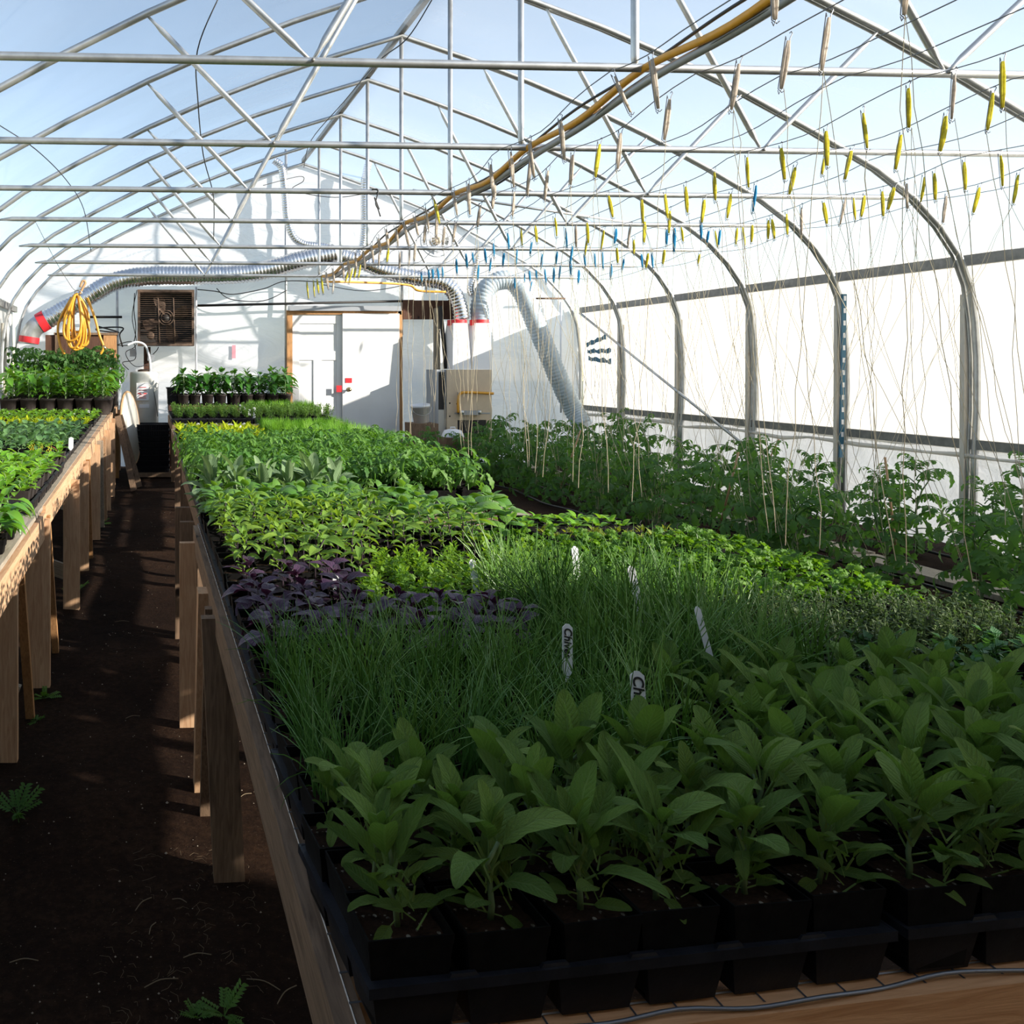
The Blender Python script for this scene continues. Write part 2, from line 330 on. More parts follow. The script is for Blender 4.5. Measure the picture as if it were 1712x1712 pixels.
# ------------------------------------------------------------------ leaves
def blade(mb, Mx, L, W, curl=.4, fold=.35, shape='ovate', n=6, jag=0, pet=0, pr=.0016, dome=0, wave=0, uvs=None):
    """one leaf from the origin along +Y: petiole, then a blade of n x 4 cells bending down by curl (radians)"""
    uv = uvs if uvs is not None else mb.uv
    if pet > 0:
        k = len(mb.v); mb.tube([Mx @ Vector((0, 0, 0)), Mx @ Vector((0, pet, 0))], [pr * 1.2, pr], 3, False)
        uv += [(.5, .02)] * (len(mb.v) - k)
    rows = []; p = Vector((0, pet, 0)); a = curl * -.25
    us = (-1, -.5, 0, .5, 1)
    vv = [math.sin(math.pi / 2 * i / n) if shape in ('sage', 'round') else i / n for i in range(n + 1)] + [1]
    for i in range(n + 1):
        v = vv[i]
        if shape == 'ovate': w = math.sin(math.pi * min(1, v ** .72)) ** .8
        elif shape == 'sage': w = (max(0, math.sin(math.pi * v ** .85))) ** .50
        elif shape == 'lance': w = math.sin(math.pi * v ** .62) ** 1.0
        elif shape == 'round': w = max(0, math.sin(math.pi * v ** .9)) ** .5
        else: w = math.sin(math.pi * v ** .6) ** .9
        if jag: w *= 1 + jag * (1 if i % 2 else -1)
        w = max(w, .03) * W / 2
        d = Vector((0, math.cos(a), math.sin(a))); nrm = Vector((0, -math.sin(a), math.cos(a)))
        row = []
        for u in us:
            q = p + Vector((u * w * math.cos(fold), 0, 0)) + nrm * (abs(u) * w * math.sin(fold) - dome * w * (1 - u * u) * -1 + wave * w * math.sin(v * 14 + u * 2))
            row.append(Mx @ q); uv.append(((u + 1) / 2, v))
        rows.append(row); p = p + d * (L * (vv[i + 1] - v)); a -= curl * (vv[i + 1] - v)
    vs = [q for r in rows for q in r]
    fs = [(i * 5 + j, i * 5 + j + 1, (i + 1) * 5 + j + 1, (i + 1) * 5 + j) for i in range(n) for j in range(4)]
    mb.add(vs, fs, True)
def leafmesh(name, mat, **k):
    mb = MB(); mb.uv = []; blade(mb, Matrix(), **k); return mb.mesh(name, mat)
def compound(name, mat, L, pairs, ll, curl=1.0, seed=0, lw=.52):
    """tomato-like leaf: rachis, pairs of lobed leaflets, an end leaflet"""
    r = random.Random(seed); mb = MB(); mb.uv = []
    pts = []; p = Vector((0, 0, 0)); a = .25; n = 8
    for i in range(n + 1):
        pts.append((p.copy(), a)); p = p + Vector((0, math.cos(a), math.sin(a))) * (L / n); a -= curl / n
    k = len(mb.v); mb.tube([q for q, _ in pts], [.0028 * (1 - .07 * i) * L / .15 for i in range(n + 1)], 4, False)
    mb.uv += [(.5, .02)] * (len(mb.v) - k)
    def put(i, yaw, s):
        q, a = pts[i]
        T = Matrix.Translation(q) @ Matrix.Rotation(a - .25 + r.uniform(-.25, .15), 4, 'X') @ Matrix.Rotation(yaw, 4, 'Z') @ Matrix.Rotation(r.uniform(-.35, .35), 4, 'Y')
        blade(mb, T, L=ll * s, W=ll * s * lw, curl=r.uniform(.6, 1.2), fold=r.uniform(.1, .45), shape='ovate', n=6, jag=.24, pet=ll * .12, pr=.0012)
    for k in range(pairs):
        i = int(round(2 + (n - 3) * k / max(1, pairs - 1))) if pairs > 1 else 4
        s = .7 + .3 * math.sin(math.pi * (k + 1) / (pairs + 1))
        for sgn in (-1, 1): put(i, sgn * r.uniform(.9, 1.25), s * r.uniform(.85, 1.1))
    put(n, r.uniform(-.15, .15), 1.15)
    return mb.mesh(name, mat)
def RX(e, az, z=0, s=1, roll=0, off=0):
    """leaf frame: out in direction az, raised by e, at height z on the stem"""
    return Matrix.Translation((0, 0, z)) @ Matrix.Rotation(az, 4, 'Z') @ Matrix.Translation((0, off, 0)) @ Matrix.Rotation(e, 4, 'X') @ Matrix.Rotation(roll, 4, 'Y') @ Matrix.Scale(s, 4)
rad = math.radians
def stemmesh(mat, h, r0, r1, seed=0, n=5, lean=.006):
    r = random.Random(seed); pts = [Vector((r.uniform(-lean, lean) * i / n * 2, r.uniform(-lean, lean) * i / n * 2, h * i / n)) for i in range(n + 1)]
    pts[0] = Vector((0, 0, -.004)); return MB().tube(pts, [r0 + (r1 - r0) * i / n for i in range(n + 1)], 5).mesh('stem', mat)

def proto_sage(mat, seed, k=1.0):
    r = random.Random(seed); me = SAGE[mat]; out = []
    out.append(('stem', stemmesh(M['stemgreen'], .075 * k, .0035, .002, seed), Matrix()))
    Ls = [.036, .046, .058, .070, .074, .066, .05]; es = [14, 28, 44, 58, 68, 77, 84]; az0 = r.uniform(0, 6.28)
    for i in range(7):
        for j in (0, 1):
            if i == 0 and j and r.random() < .4: continue
            az = az0 + i * math.pi / 2 + j * math.pi + r.uniform(-.4, .4)
            s = Ls[i] / .07 * r.uniform(.82, 1.15) * k
            out.append(('leaf', me[r.randrange(len(me))], RX(rad(es[i] + r.uniform(-9, 9)), az, (.006 + .010 * i) * k, s, r.uniform(-.35, .35))))
    for sh in range(2):                                   # side shoots
        b = Vector((r.uniform(-.024, .024), r.uniform(-.024, .024), 0))
        for i in range(6):
            out.append(('leaf', me[r.randrange(len(me))], Matrix.Translation(b) @ RX(rad(r.uniform(28, 82)), r.uniform(0, 6.28), .008 + .009 * i, r.uniform(.35, .72) * k, r.uniform(-.4, .4))))
    return out
SAGE = {}
for key in ('sage', 'sagepale'):
    SAGE[key] = [leafmesh('leaf', M[key], L=.066, W=.031, curl=c, fold=f, shape='sage', n=8, pet=.026, pr=.0016, wave=w, dome=.05)
                 for c, f, w in ((.35, .25, .05), (.8, .35, .06), (.1, .45, .03), (1.2, .2, .08))]
    SAGE[key] += [leafmesh('leaf', M[key], L=.080, W=.026, curl=c, fold=.4, shape='sage', n=8, pet=.03, pr=.0016, wave=.04, dome=.05) for c in (.5, 1.0)]
def lv(mat, cnt=3, **k):
    r = random.Random(len(mat) * 7 + cnt); out = []
    for i in range(cnt):
        q = dict(k); q['curl'] = k.get('curl', .5) * r.uniform(.5, 1.5); q['fold'] = k.get('fold', .3) * r.uniform(.6, 1.4)
        out.append(leafmesh('leaf', M[mat], **q))
    return out
def pairs_plant(mes, stem, h, npair, e0, e1, s0, s1, seed, hz0=.25, top=True, stemr=.002, jit=10, droop=0):
    r = random.Random(seed); out = [('stem', stemmesh(M[stem], h, stemr * 1.4, stemr, seed), Matrix())]; az0 = r.uniform(0, 6.28)
    for i in range(npair):
        t = i / max(1, npair - 1)
        for j in (0, 1):
            out.append(('leaf', r.choice(mes), RX(rad(e0 + (e1 - e0) * t + r.uniform(-jit, jit)), az0 + i * 1.57 + j * math.pi + r.uniform(-.35, .35),
                       h * (hz0 + (1 - hz0) * t), (s0 + (s1 - s0) * t) * r.uniform(.85, 1.15), r.uniform(-.3, .3))))
    if top:
        for j in range(2): out.append(('leaf', r.choice(mes), RX(rad(70 + r.uniform(-12, 12)), az0 + j * math.pi + .8, h, s1 * .55, 0)))
    return out
PURPLE = lv('purple', 4, L=.054, W=.037, curl=.7, fold=.3, shape='ovate', n=5, pet=.008, dome=.12, wave=.08)
THAI = lv('thai', 4, L=.054, W=.029, curl=.9, fold=.45, shape='ovate', n=5, pet=.010, dome=.1)
BASIL = lv('basil', 4, L=.070, W=.048, curl=1.0, fold=.15, shape='ovate', n=6, pet=.012, dome=.28, wave=.05)
PEPPER = lv('pepper', 4, L=.085, W=.042, curl=.9, fold=.3, shape='lance', n=5, pet=.03, dome=.1)
PEPPERDK = lv('pepperdk', 4, L=.09, W=.048, curl=1.0, fold=.25, shape='lance', n=5, pet=.03, dome=.1)
TOMS = [compound('leaf', M['tomato'], .11, 3, .050, 1.3, s, .42) for s in range(4)]
TOMB = [compound('leaf', M['tomatodk'], .25, 5, .088, 1.5, s + 9, .44) for s in range(5)]
def parsley_leaf(seed):
    r = random.Random(seed); mb = MB(); mb.uv = []
    k = len(mb.v); mb.tube([(0, 0, 0), (0, .03, .004), (0, .06, .002)], .0011, 3, False); mb.uv += [(.5, .02)] * (len(mb.v) - k)
    for yaw, s in ((0, 1), (.95, .85), (-.95, .85), (1.9, .5), (-1.9, .5)):
        T = Matrix.Translation((0, .058, .002)) @ Matrix.Rotation(yaw, 4, 'Z') @ Matrix.Rotation(r.uniform(-.3, .2), 4, 'X')
        blade(mb, T, L=.029 * s, W=.021 * s, curl=r.uniform(.2, 1.1), fold=r.uniform(.1, .6), shape='ovate', n=6, jag=.38, wave=.2)
    return mb.mesh('leaf', M['parsley'])
PARS = [parsley_leaf(s) for s in range(4)]
def proto_radial(mes, n, e0, e1, s, seed, stem=None):
    r = random.Random(seed); out = []
    if stem: out.append(('stem', stem, Matrix()))
    for i in range(n):
        e = e0 + (e1 - e0) * ((i + .5) / n) ** .8
        out.append(('leaf', r.choice(mes), Matrix.Translation((r.uniform(-.012, .012), r.uniform(-.012, .012), 0)) @ RX(rad(e + r.uniform(-8, 8)), i * 2.4 + r.uniform(-.3, .3), 0, s * r.uniform(.75, 1.2), r.uniform(-.3, .3))))
    return out
def proto_tomseed(seed):
    r = random.Random(seed); h = r.uniform(.085, .125); out = [('stem', stemmesh(M['stemgreen'], h, .0035, .002, seed, 5, .01), Matrix())]
    for i in range(7):
        t = i / 6
        out.append(('leaf', r.choice(TOMS), RX(rad(18 + 42 * t + r.uniform(-10, 10)), i * 2.4 + r.uniform(-.4, .4), h * (.35 + .65 * t), r.uniform(.85, 1.15) * (1 - .3 * (t > .9)), r.uniform(-.3, .3))))
    return out
def proto_tomato(seed, h=.62, n=20):
    r = random.Random(seed); out = [('stem', stemmesh(M['stemgreen'], h, .009, .004, seed, 7, .04), Matrix())]
    for i in range(n):
        t = i / (n - 1)
        out.append(('leaf', r.choice(TOMB), RX(rad(5 + 50 * t + r.uniform(-14, 14)), i * 2.4 + r.uniform(-.5, .5), h * (.12 + .88 * t), r.uniform(.75, 1.1) * (1 - .45 * max(0, t - .8) / .2), r.uniform(-.35, .35))))
    return out
def foliage(seed, mat, h, spread, n, L, W, shape='ovate', stems=True, flat=False, base=.2, cone=.6):
    """many tiny leaves of one small plant as one mesh"""
    r = random.Random(seed); mb = MB(); mb.uv = []
    ns = max(4, n // 14)
    for s in range(ns):
        a = r.uniform(0, 6.28); q = math.sqrt(r.random()) * spread; hh = h * r.uniform(.6, 1.05)
        top = Vector((q * math.cos(a), q * math.sin(a), hh)); b = Vector((q * .4 * math.cos(a), q * .4 * math.sin(a), 0))
        if stems:
            k = len(mb.v); mb.tube([b, b.lerp(top, .5) + Vector((0, 0, hh * .08)), top], [.0012, .001, .0007], 3, False); mb.uv += [(.5, .02)] * (len(mb.v) - k)
        m = n // ns
        for i in range(m):
            t = base + (1 - base) * (i + r.random()) / m
            p = b.lerp(top, t); az = r.uniform(0, 6.28); T = Matrix.Translation(p) @ Matrix.Rotation(az, 4, 'Z') @ Matrix.Rotation(r.uniform(-.3, .9) + (.4 if t > .9 else 0), 4, 'X') @ Matrix.Rotation(r.uniform(-.4, .4), 4, 'Y')
            l = L * r.uniform(.7, 1.2); w = W * l / L / 2
            vs = [T @ Vector(c) for c in ((0, 0, 0), (w, l * .45, l * .10), (0, l, -l * .05), (-w, l * .45, l * .10), (0, l * .45, 0))]
            mb.uv += [(.5, 0), (1, .45), (.5, 1), (0, .45), (.5, .45)]
            mb.add(vs, [(0, 1, 4), (1, 2, 4), (2, 3, 4), (3, 0, 4)], True)
    return mb.mesh('foliage', M[mat])
def chives(seed, n, h, spread, mat='chive', w=.0013, out=.5):
    r = random.Random(seed); mb = MB(); mb.uv = []
    for i in range(n):
        a = r.uniform(0, 6.28); q = math.sqrt(r.random()) * spread; b = Vector((q * math.cos(a), q * math.sin(a), 0))
        d = r.uniform(0, 6.28); l = h * r.uniform(.55, 1.15); lean = abs(r.gauss(0, out)); bend = r.uniform(.2, 1.1) * lean + r.uniform(0, .35)
        pts = []; p = b.copy(); an = lean * .5
        for j in range(6):
            pts.append(p.copy()); p = p + Vector((math.sin(an) * math.cos(d), math.sin(an) * math.sin(d), math.cos(an))) * (l / 5); an += bend / 4
        k = len(mb.v); mb.tube(pts, [w, w, w * .9, w * .8, w * .6, w * .2], 3, False); mb.uv += [(.5, .3)] * (len(mb.v) - k)
    return mb.mesh('blades', M[mat])

# ------------------------------------------------------------------ pots, trays
def sqpot(a=.088, b=.078, h=.088, lip=.010, mat=None):
    mb = MB(); t = .0018; k = .78
    mb.frustum((0, 0, 0), a * k, b * k, a * .97, b * .97, h - lip)
    mb.frustum((0, 0, h - lip), a * .985, b * .985, a, b, lip, bottom=False)
    mb.frustum((0, 0, .004), a * k - 2 * t, b * k - 2 * t, a - 2 * t, b - 2 * t, h - .004)      # inner skin
    o = [(-1, -1), (1, -1), (1, 1), (-1, 1)]
    vs = [(x * a / 2, y * b / 2, h) for x, y in o] + [(x * (a / 2 - t), y * (b / 2 - t), h) for x, y in o]
    mb.add(vs, [(i, (i + 1) % 4, 4 + (i + 1) % 4, 4 + i) for i in range(4)])
    return mb.mesh('pot', mat or M['pot'])
def soilsq(a, b, h, seed=1):
    r = random.Random(seed); n = 5; mb = MB()
    vs = [(a * (i / n - .5), b * (j / n - .5), h + r.uniform(-.002, .003)) for j in range(n + 1) for i in range(n + 1)]
    mb.add(vs, [(j * (n + 1) + i, j * (n + 1) + i + 1, (j + 1) * (n + 1) + i + 1, (j + 1) * (n + 1) + i) for j in range(n) for i in range(n)], True)
    return mb.mesh('soil', M['soil'])
def rdpot(r, h):
    return MB().lathe([(0, 0), (r * .78, 0), (r * .80, .004), (r * .96, h * .86), (r * 1.03, h * .87), (r * 1.03, h), (r * .97, h), (r * .94, h * .85), (r * .76, .01)], 18).mesh('pot', M['potround'])
def rdsoil(r, h): return MB().lathe([(0, h), (r * .5, h + .003), (r * .93, h)], 12).mesh('soil', M['soil'])
POT = {'sage': (sqpot(.090, .080, .094), soilsq(.086, .076, .080), .080), 'cell': (sqpot(.078, .072, .06, .006), soilsq(.074, .068, .052, 2), .052),
       'plug': (sqpot(.055, .055, .05, .005), soilsq(.051, .051, .044, 3), .044), 'brown': (sqpot(.088, .088, .10, .012, M['potround']), soilsq(.084, .084, .085, 4), .085),
       'big': (rdpot(.105, .19), rdsoil(.10, .165), .165), 'mid': (rdpot(.078, .14), rdsoil(.074, .12), .12)}
TRAY_W, TRAY_D, TRAY_H = .592, .256, .054
def traymesh():
    rim, poc = MB(), MB(); w, d, h = TRAY_W, TRAY_D, TRAY_H; t = .010
    for c, s in (((0, -d / 2 + t / 2, h), (w, t, .004)), ((0, d / 2 - t / 2, h), (w, t, .004)), ((-w / 2 + t / 2, 0, h), (t, d - 2 * t, .004)), ((w / 2 - t / 2, 0, h), (t, d - 2 * t, .004)),
                 ((0, -d / 2, h - .003), (w + .003, .003, .011)), ((0, d / 2, h - .003), (w + .003, .003, .011)), ((-w / 2, 0, h - .003), (.003, d, .011)), ((w / 2, 0, h - .003), (.003, d, .011))): rim.box(c, s)
    for k in range(5):                                    # stiffening tabs over the rim between the pots
        for y in (-d / 2 + .004, d / 2 - .004): rim.frustum((-w / 2 + (k + 1) * w / 6, y, h), .036, .006, .026, .004, .006, True, True)
    for i in range(6):
        for j in range(3):
            poc.frustum((-w / 2 + (i + .5) * w / 6, -d / 2 + (j + .5) * d / 3, 0), .075, .066, .092, .080, h - .004)
    return rim.mesh('rim', M['blackrim']), poc.mesh('pockets', M['black'])
TRAY = traymesh()
def tray(x, y, z, label, group, rot=0, scale=1):
    t = thing('seed_tray', label, 'tray', (x, y, z), rot, group, scale)
    link('rim', TRAY[0], t); link('pockets', TRAY[1], t); return t
def plant(name, label, cat, loc, protos, pot=None, group=None, scale=1, r=R, kinds=None, rotpot=0, rot=None, potscale=None):
    """a potted (or planted) thing: pot, soil, stem and each leaf"""
    root = thing(name, label, cat, loc, rotpot, group)
    z = 0
    if pot:
        pm, sm, z = POT[pot]; link('pot', pm, root); link('soil', sm, root)
    pr = r.choice(protos); T = Matrix.Translation((0, 0, z)) @ Matrix.Rotation(r.uniform(0, 6.28) if rot is None else rot, 4, 'Z') @ Matrix.Rotation(r.gauss(0, .06), 4, 'X') @ Matrix.Scale(scale * r.uniform(.9, 1.1), 4)
    for nm, me, mx in pr:
        o = link(nm, me, root, T @ mx)
        if nm in ('foliage', 'blades'): o['kind'] = 'stuff'
    return root
def block(name, desc, cat, group, x0, y0, nx, ny, dx, dy, z, protos, pot, scale=1, jit=.006, skip=None, aisle='from the aisle', zf=None, trays=None, rev=False):
    """a bed of potted plants in rows; each labelled by its row from the front and its place from the aisle"""
    for j in range(ny):
        for i in range(nx):
            x, y = x0 + i * dx * (-1 if rev else 1), y0 + j * dy
            if skip and skip(x, y, i, j): continue
            zz = zf(y) if zf else z
            lab = f"{desc}, {nth(j + 1)} row from the front, {nth(i + 1)} {aisle}"
            plant(name, lab, cat, (x + R.uniform(-jit, jit), y + R.uniform(-jit, jit), zz), protos, pot, group, scale)

# ------------------------------------------------------------------ the greenhouse shell
CX = 2.3
PROF = [(0, 4.45), (.6, 4.26), (1.2, 4.05), (1.8, 3.81), (2.3, 3.58), (2.9, 3.27), (3.4, 2.99), (3.7, 2.77), (3.92, 2.54), (4.07, 2.32), (4.16, 2.08), (4.2, 1.8), (4.22, 1.5), (4.22, 1.1), (4.20, .7), (4.18, 0)]
def roofz(dx):
    dx = abs(dx)
    for (a, za), (b, zb) in zip(PROF, PROF[1:]):
        if a <= dx <= b and b > a: return za + (zb - za) * (dx - a) / (b - a)
    return 0
Y0, Y1 = -1.02, 12.64
RIBS = [11.42, 10.13, 8.88, 7.68, 6.42, 5.18, 3.94]
CHZ = {11.42: 2.66, 10.13: 2.67, 8.88: 2.69, 7.68: 2.755, 6.42: 2.77, 5.18: 2.80, 3.94: 2.86, 2.70: 2.88}
mb = MB(); n = 34                                        # floor, slightly uneven
gx = [-2.2 + 9.0 * i / 60 for i in range(61)]; gy = [-1.3 + 14.3 * j / 90 for j in range(91)]
vs = [(x, y, .030 * (noise.noise(Vector((x * 1.3, y * 1.3, 0))) - .1) + .010 * noise.noise(Vector((x * 6, y * 6, 3))) - .012) for y in gy for x in gx]
mb.add(vs, [(j * 61 + i, j * 61 + i + 1, (j + 1) * 61 + i + 1, (j + 1) * 61 + i) for j in range(90) for i in range(60)], True)
struct('floor', mb, M['dirt'])
struct('ground', MB().box((2.3, 6, -.13), (160, 160, .1)), M['field'])
# roof sheet
pts = [(d, z) for d, z in PROF if z > 2.3]; fine = []
for (a, za), (b, zb) in zip(pts, pts[1:]):
    for k in range(3): fine.append((a + (b - a) * k / 3, za + (zb - za) * k / 3))
fine.append(pts[-1]); prof = [(-d, z) for d, z in reversed(fine)] + fine[1:]
ny = 100; mb = MB(); vs = []
for j in range(ny + 1):
    y = Y0 + (Y1 - Y0) * j / ny; ph = ((y - 3.94) / 1.245) % 1; sag = .035 * math.sin(math.pi * ph)
    for d, z in prof:
        k = .035 - sag + .018 * noise.noise(Vector((d * 1.6, y * .8, z)))
        vs.append((CX + d * (1 + k * .12), y, z + k))
w = len(prof); mb.add(vs, [(j * w + i, j * w + i + 1, (j + 1) * w + i + 1, (j + 1) * w + i) for j in range(ny) for i in range(w - 1)], True)
struct('ceiling', mb, M['roof'])
def sheet(name, X, z0, z1, mat, bulge=.02, ny=70, nz=8, sgn=1, fr=1.5, y0=Y0, y1=Y1):
    mb = MB(); vs = []
    for j in range(ny + 1):
        y = y0 + (y1 - y0) * j / ny
        for k in range(nz + 1):
            z = z0 + (z1 - z0) * k / nz
            vs.append((X + sgn * (.01 + bulge * abs(noise.noise(Vector((y * fr, z * fr * .8, X))))), y, z))
    mb.add(vs, [(j * (nz + 1) + k, j * (nz + 1) + k + 1, (j + 1) * (nz + 1) + k + 1, (j + 1) * (nz + 1) + k) for j in range(ny) for k in range(nz)], True)
    return struct(name, mb, M[mat])
XR, XL = CX + 4.25, CX - 4.25
sheet('wall_right', XR, .78, 2.36, 'curtain', .03)
sheet('wall_right_skirt', XR + .05, -.05, .86, 'skirt', .10, 110, 10, -1, 3)
sheet('wall_left', XL, .78, 2.36, 'curtain', .03, sgn=-1)
sheet('wall_left_skirt', XL - .05, -.05, .86, 'skirt', .06, sgn=1)
mb = MB(); vs = []; nx, nz = 70, 30                      # far end wall under the arch
for i in range(nx + 1):
    d = -4.24 + 8.48 * i / nx; top = max(roofz(min(4.17, abs(d))), .05) + .03
    for k in range(nz + 1):
        z = top * k / nz - .03; x = CX + d
        vs.append((x, Y1 + .03 + .03 * noise.noise(Vector((x * 1.2 + z * 2.5, z * 3.2 - x * .6, 5))), z))
mb.add(vs, [(i * (nz + 1) + k, (i + 1) * (nz + 1) + k, (i + 1) * (nz + 1) + k + 1, i * (nz + 1) + k + 1) for i in range(nx) for k in range(nz)], True)
struct('wall_back', mb, M['gable'])
mb = MB()                                                # near end wall behind the camera
def strip(x0, x1, za):
    n = max(1, int((x1 - x0) / .2))
    for i in range(n):
        a, b = x0 + (x1 - x0) * i / n, x0 + (x1 - x0) * (i + 1) / n
        ta, tb = roofz(min(4.18, abs(a - CX))) or .1, roofz(min(4.18, abs(b - CX))) or .1
        y0, y1 = Y0 - .03, Y0
        v = [(a, y0, za), (b, y0, za), (b, y0, max(tb, za + .01)), (a, y0, max(ta, za + .01))]; v += [(x, y1, z) for x, _, z in v]
        mb.add(v, [(0, 1, 2, 3), (7, 6, 5, 4), (0, 4, 5, 1), (3, 2, 6, 7), (0, 3, 7, 4), (1, 5, 6, 2)])
strip(XL, XR, -.05)
struct('wall_front', mb, M['ply'])

# arches with their trusses
def arch_pts(y, dz=0):
    p = [(CX - d, y, z + dz) for d, z in reversed(PROF)] + [(CX + d, y, z + dz) for d, z in PROF[1:]]
    return p
ARCH = MB().tube([(x - CX, 0, z) for x, _, z in arch_pts(0)], .023, 8)
archm = ARCH.mesh('arch', M['galv'])
lipm = MB().tube([(x - CX, .055, z + .012) for x, _, z in arch_pts(0)], .016, 6).mesh('film_lip', M['galv'])
mesh_post = wood('stud', (.74, .68, .58), (.62, .54, .44), (.4, .28, .18))
for k, y in enumerate(sorted(RIBS)):
    t = thing('roof_truss', f"galvanised steel arch truss over the beds, {nth(k + 1)} from the camera end", 'truss', (CX, y, 0), 0, 'galvanised arch trusses')
    link('arch', archm, t); link('film_lip', lipm, t)
    cz = CHZ[y]
    mb = MB().tube([(-3.62, 0, cz - .01), (-3.5, 0, cz), (3.5, 0, cz), (3.62, 0, cz - .01)], [.008, .021, .021, .008], 8)
    part('bottom_chord', mb, M['galv'], t)
    part('king_post', MB().tube([(0, 0, 4.42), (0, 0, cz + .05), (0, 0, cz)], [.019, .019, .012], 8), M['galv'], t)
    for sg in (-1, 1):
        for a, b in ((2.3, 1.54), (.75, 1.54)):
            p, q = Vector((sg * a, 0, roofz(a) - .02)), Vector((sg * b, 0, cz))
            e = (q - p).normalized()
            part('web_brace', MB().tube([p, p + e * .07, p + e * .12, q - e * .12, q - e * .07, q], [.008, .010, .018, .018, .010, .008], 8), M['galv'], t)
            part('bolt', MB().tube([q - Vector((0, .03, 0)), q + Vector((0, .03, 0))], .009, 6), M['galvdark'], t) if a > 2 else None
    for sg in (-1, 1):                                   # timber stud screwed to the post foot, stained
        part('stud', MB().beam((sg * 4.20, .075, 0), (sg * 4.21, .075, 2.02), .04, .075, (1, 0, 0)), mesh_post, t)
tr = thing('end_arch', 'galvanised end arch against the white end wall', 'arch', (CX, Y1 - .02, 0)); link('arch', archm, tr)
def along(name, label, cat, x, z, w, h, mat, y0=Y0 + .02, y1=Y1 - .04, group=None):
    return tag(link(name, MB().box((x, (y0 + y1) / 2, z), (w, y1 - y0, h)).mesh(name, mat)), label, cat, group)
along('ridge_beam', 'square ridge beam of dull steel along the roof peak', 'beam', CX, 4.49, .05, .05, M['galvdark'])
along('eave_rail', 'grey film lock rail along the right eave', 'rail', XR - .03, 2.29, .05, .085, M['galvdark'])
along('eave_rail', 'grey film lock rail along the left eave', 'rail', XL + .03, 2.27, .05, .085, M['galvdark'])
along('curtain_rail', 'grey rail under the white right side curtain', 'rail', XR - .03, .83, .05, .075, M['galvdark'])
along('curtain_rail', 'grey rail low on the left side wall', 'rail', XL + .03, .83, .05, .075, M['galvdark'])
mb = MB()                                                # loose hem of the rolled curtain under the rail
pts = [(XR - .06 + .012 * math.sin(i * 1.7), 3 + i * .32, .755 - .022 * abs(math.sin(i * .8)) - .02 * (i % 5 == 2)) for i in range(31)]
mb.tube(pts, [.010 + .012 * abs(math.sin(i * 1.1 + i * i * .3)) for i in range(31)], 7)
tag(link('rolled_hem', mb.mesh('rolled_hem', M['curtain'])), 'loose rolled hem of the curtain under its grey rail', 'hem')
a, b = Vector((XR - .10, 12.5, 2.24)), Vector((XR - .10, PX(1255, XR - .1), .55))
tag(link('brace_pipe', MB().tube([a, b], .017, 8).mesh('brace_pipe', M['galv'])), 'long diagonal brace pipe across the far right wall', 'pipe')
a, b = PY(690, 318, 10.1), PY(1135, 385, 10.1)
tag(link('brace_pipe', MB().tube([a, b], .016, 8).mesh('brace_pipe', M['galv'])), 'slanting brace pipe high under the roof near the round fan', 'pipe')
# blue strap with white squares on the post
t = thing('post_strap', 'blue strap with white squares tied up the right wall post', 'strap', (CX + 4.14, 7.68 - .03, 0))
part('strap', MB().beam((.0, .0, .60), (.03, 0, 2.12), .042, .012, (0, 1, 0)), M['blue'], t)
part('square', (lambda m: [m.box((.0 + .02 * (z - .6), -.008, z), (.022, .004, .045)) for z in [.7 + .115 * i for i in range(13)]] and m)(MB()), M['whiteplastic'], t, kind='stuff')
for i, (px, py, w_, tl) in enumerate(((990, 570, .42, .10), (995, 587, .50, 0), (996, 602, .48, -.05))):
    y = PX(px, XR - .06); z = PY(px, py, y).z; mb = MB(); r = random.Random(i)
    n = 14; vs = []
    for k in range(n + 1):
        yy = y + w_ * 1.3 * (k / n - .5); zz = z - tl * (k / n - .5) + .008 * math.sin(k * 1.3 + i)
        h = .035 * r.uniform(.55, 1.2); vs += [(XR - .002, yy, zz - h), (XR - .002, yy, zz + h)]
    mb.add(vs, [(2 * k, 2 * k + 2, 2 * k + 3, 2 * k + 1) for k in range(n)])
    o = link('tape_strip', mb.mesh('tape_strip', M['teal'])); sm = o.modifiers.new('thickness', 'SOLIDIFY'); sm.thickness = .004
    tag(o, f"ragged dark teal tape strip on far right curtain, {('topmost', 'middle', 'lowest')[i]} of three", 'tape', 'teal tape strips')

# ------------------------------------------------------------------ far end wall furniture
YW = 12.50
def stud(px, p0, p1, lab, r=.022, y=YW + .04, mat='galv'):
    a, b = PY(px, p0, y), PY(px, p1, y); b.x = a.x
    tag(link('wall_stud', MB().tube([a, b], r, 6).mesh('wall_stud', M[mat])), lab, 'post')
stud(196, 455, 690, 'grey steel post beside the water heater')
stud(478, 250, 720, 'grey steel post left of the white doors')
stud(328, 480, 700, 'pale post at the right edge of the big fan', .016, mat='whiteplastic')
stud(672, 420, 560, 'grey steel post right of the white doors')
stud(938, 505, 690, 'thin white post behind the slanting duct', .016, mat='whiteplastic')
a, b = PY(330, 511, YW), PY(692, 503, YW)
tag(link('wall_pipe', MB().tube([a, b], .018, 8).mesh('wall_pipe', M['dark'])), 'dark pipe running level above the white doors', 'pipe')
a, b = PY(150, 530, YW), PY(204, 530, YW)
tag(link('wall_pipe', MB().tube([a, b], .018, 8).mesh('wall_pipe', M['dark'])), 'short dark pipe behind the yellow hose', 'pipe')
a, b = PY(885, 499, YW), PY(945, 499, YW)
tag(link('wall_pipe', MB().tube([a, b], .014, 8).mesh('wall_pipe', M['rust'])), 'thin brown pipe behind the slanting duct', 'pipe')

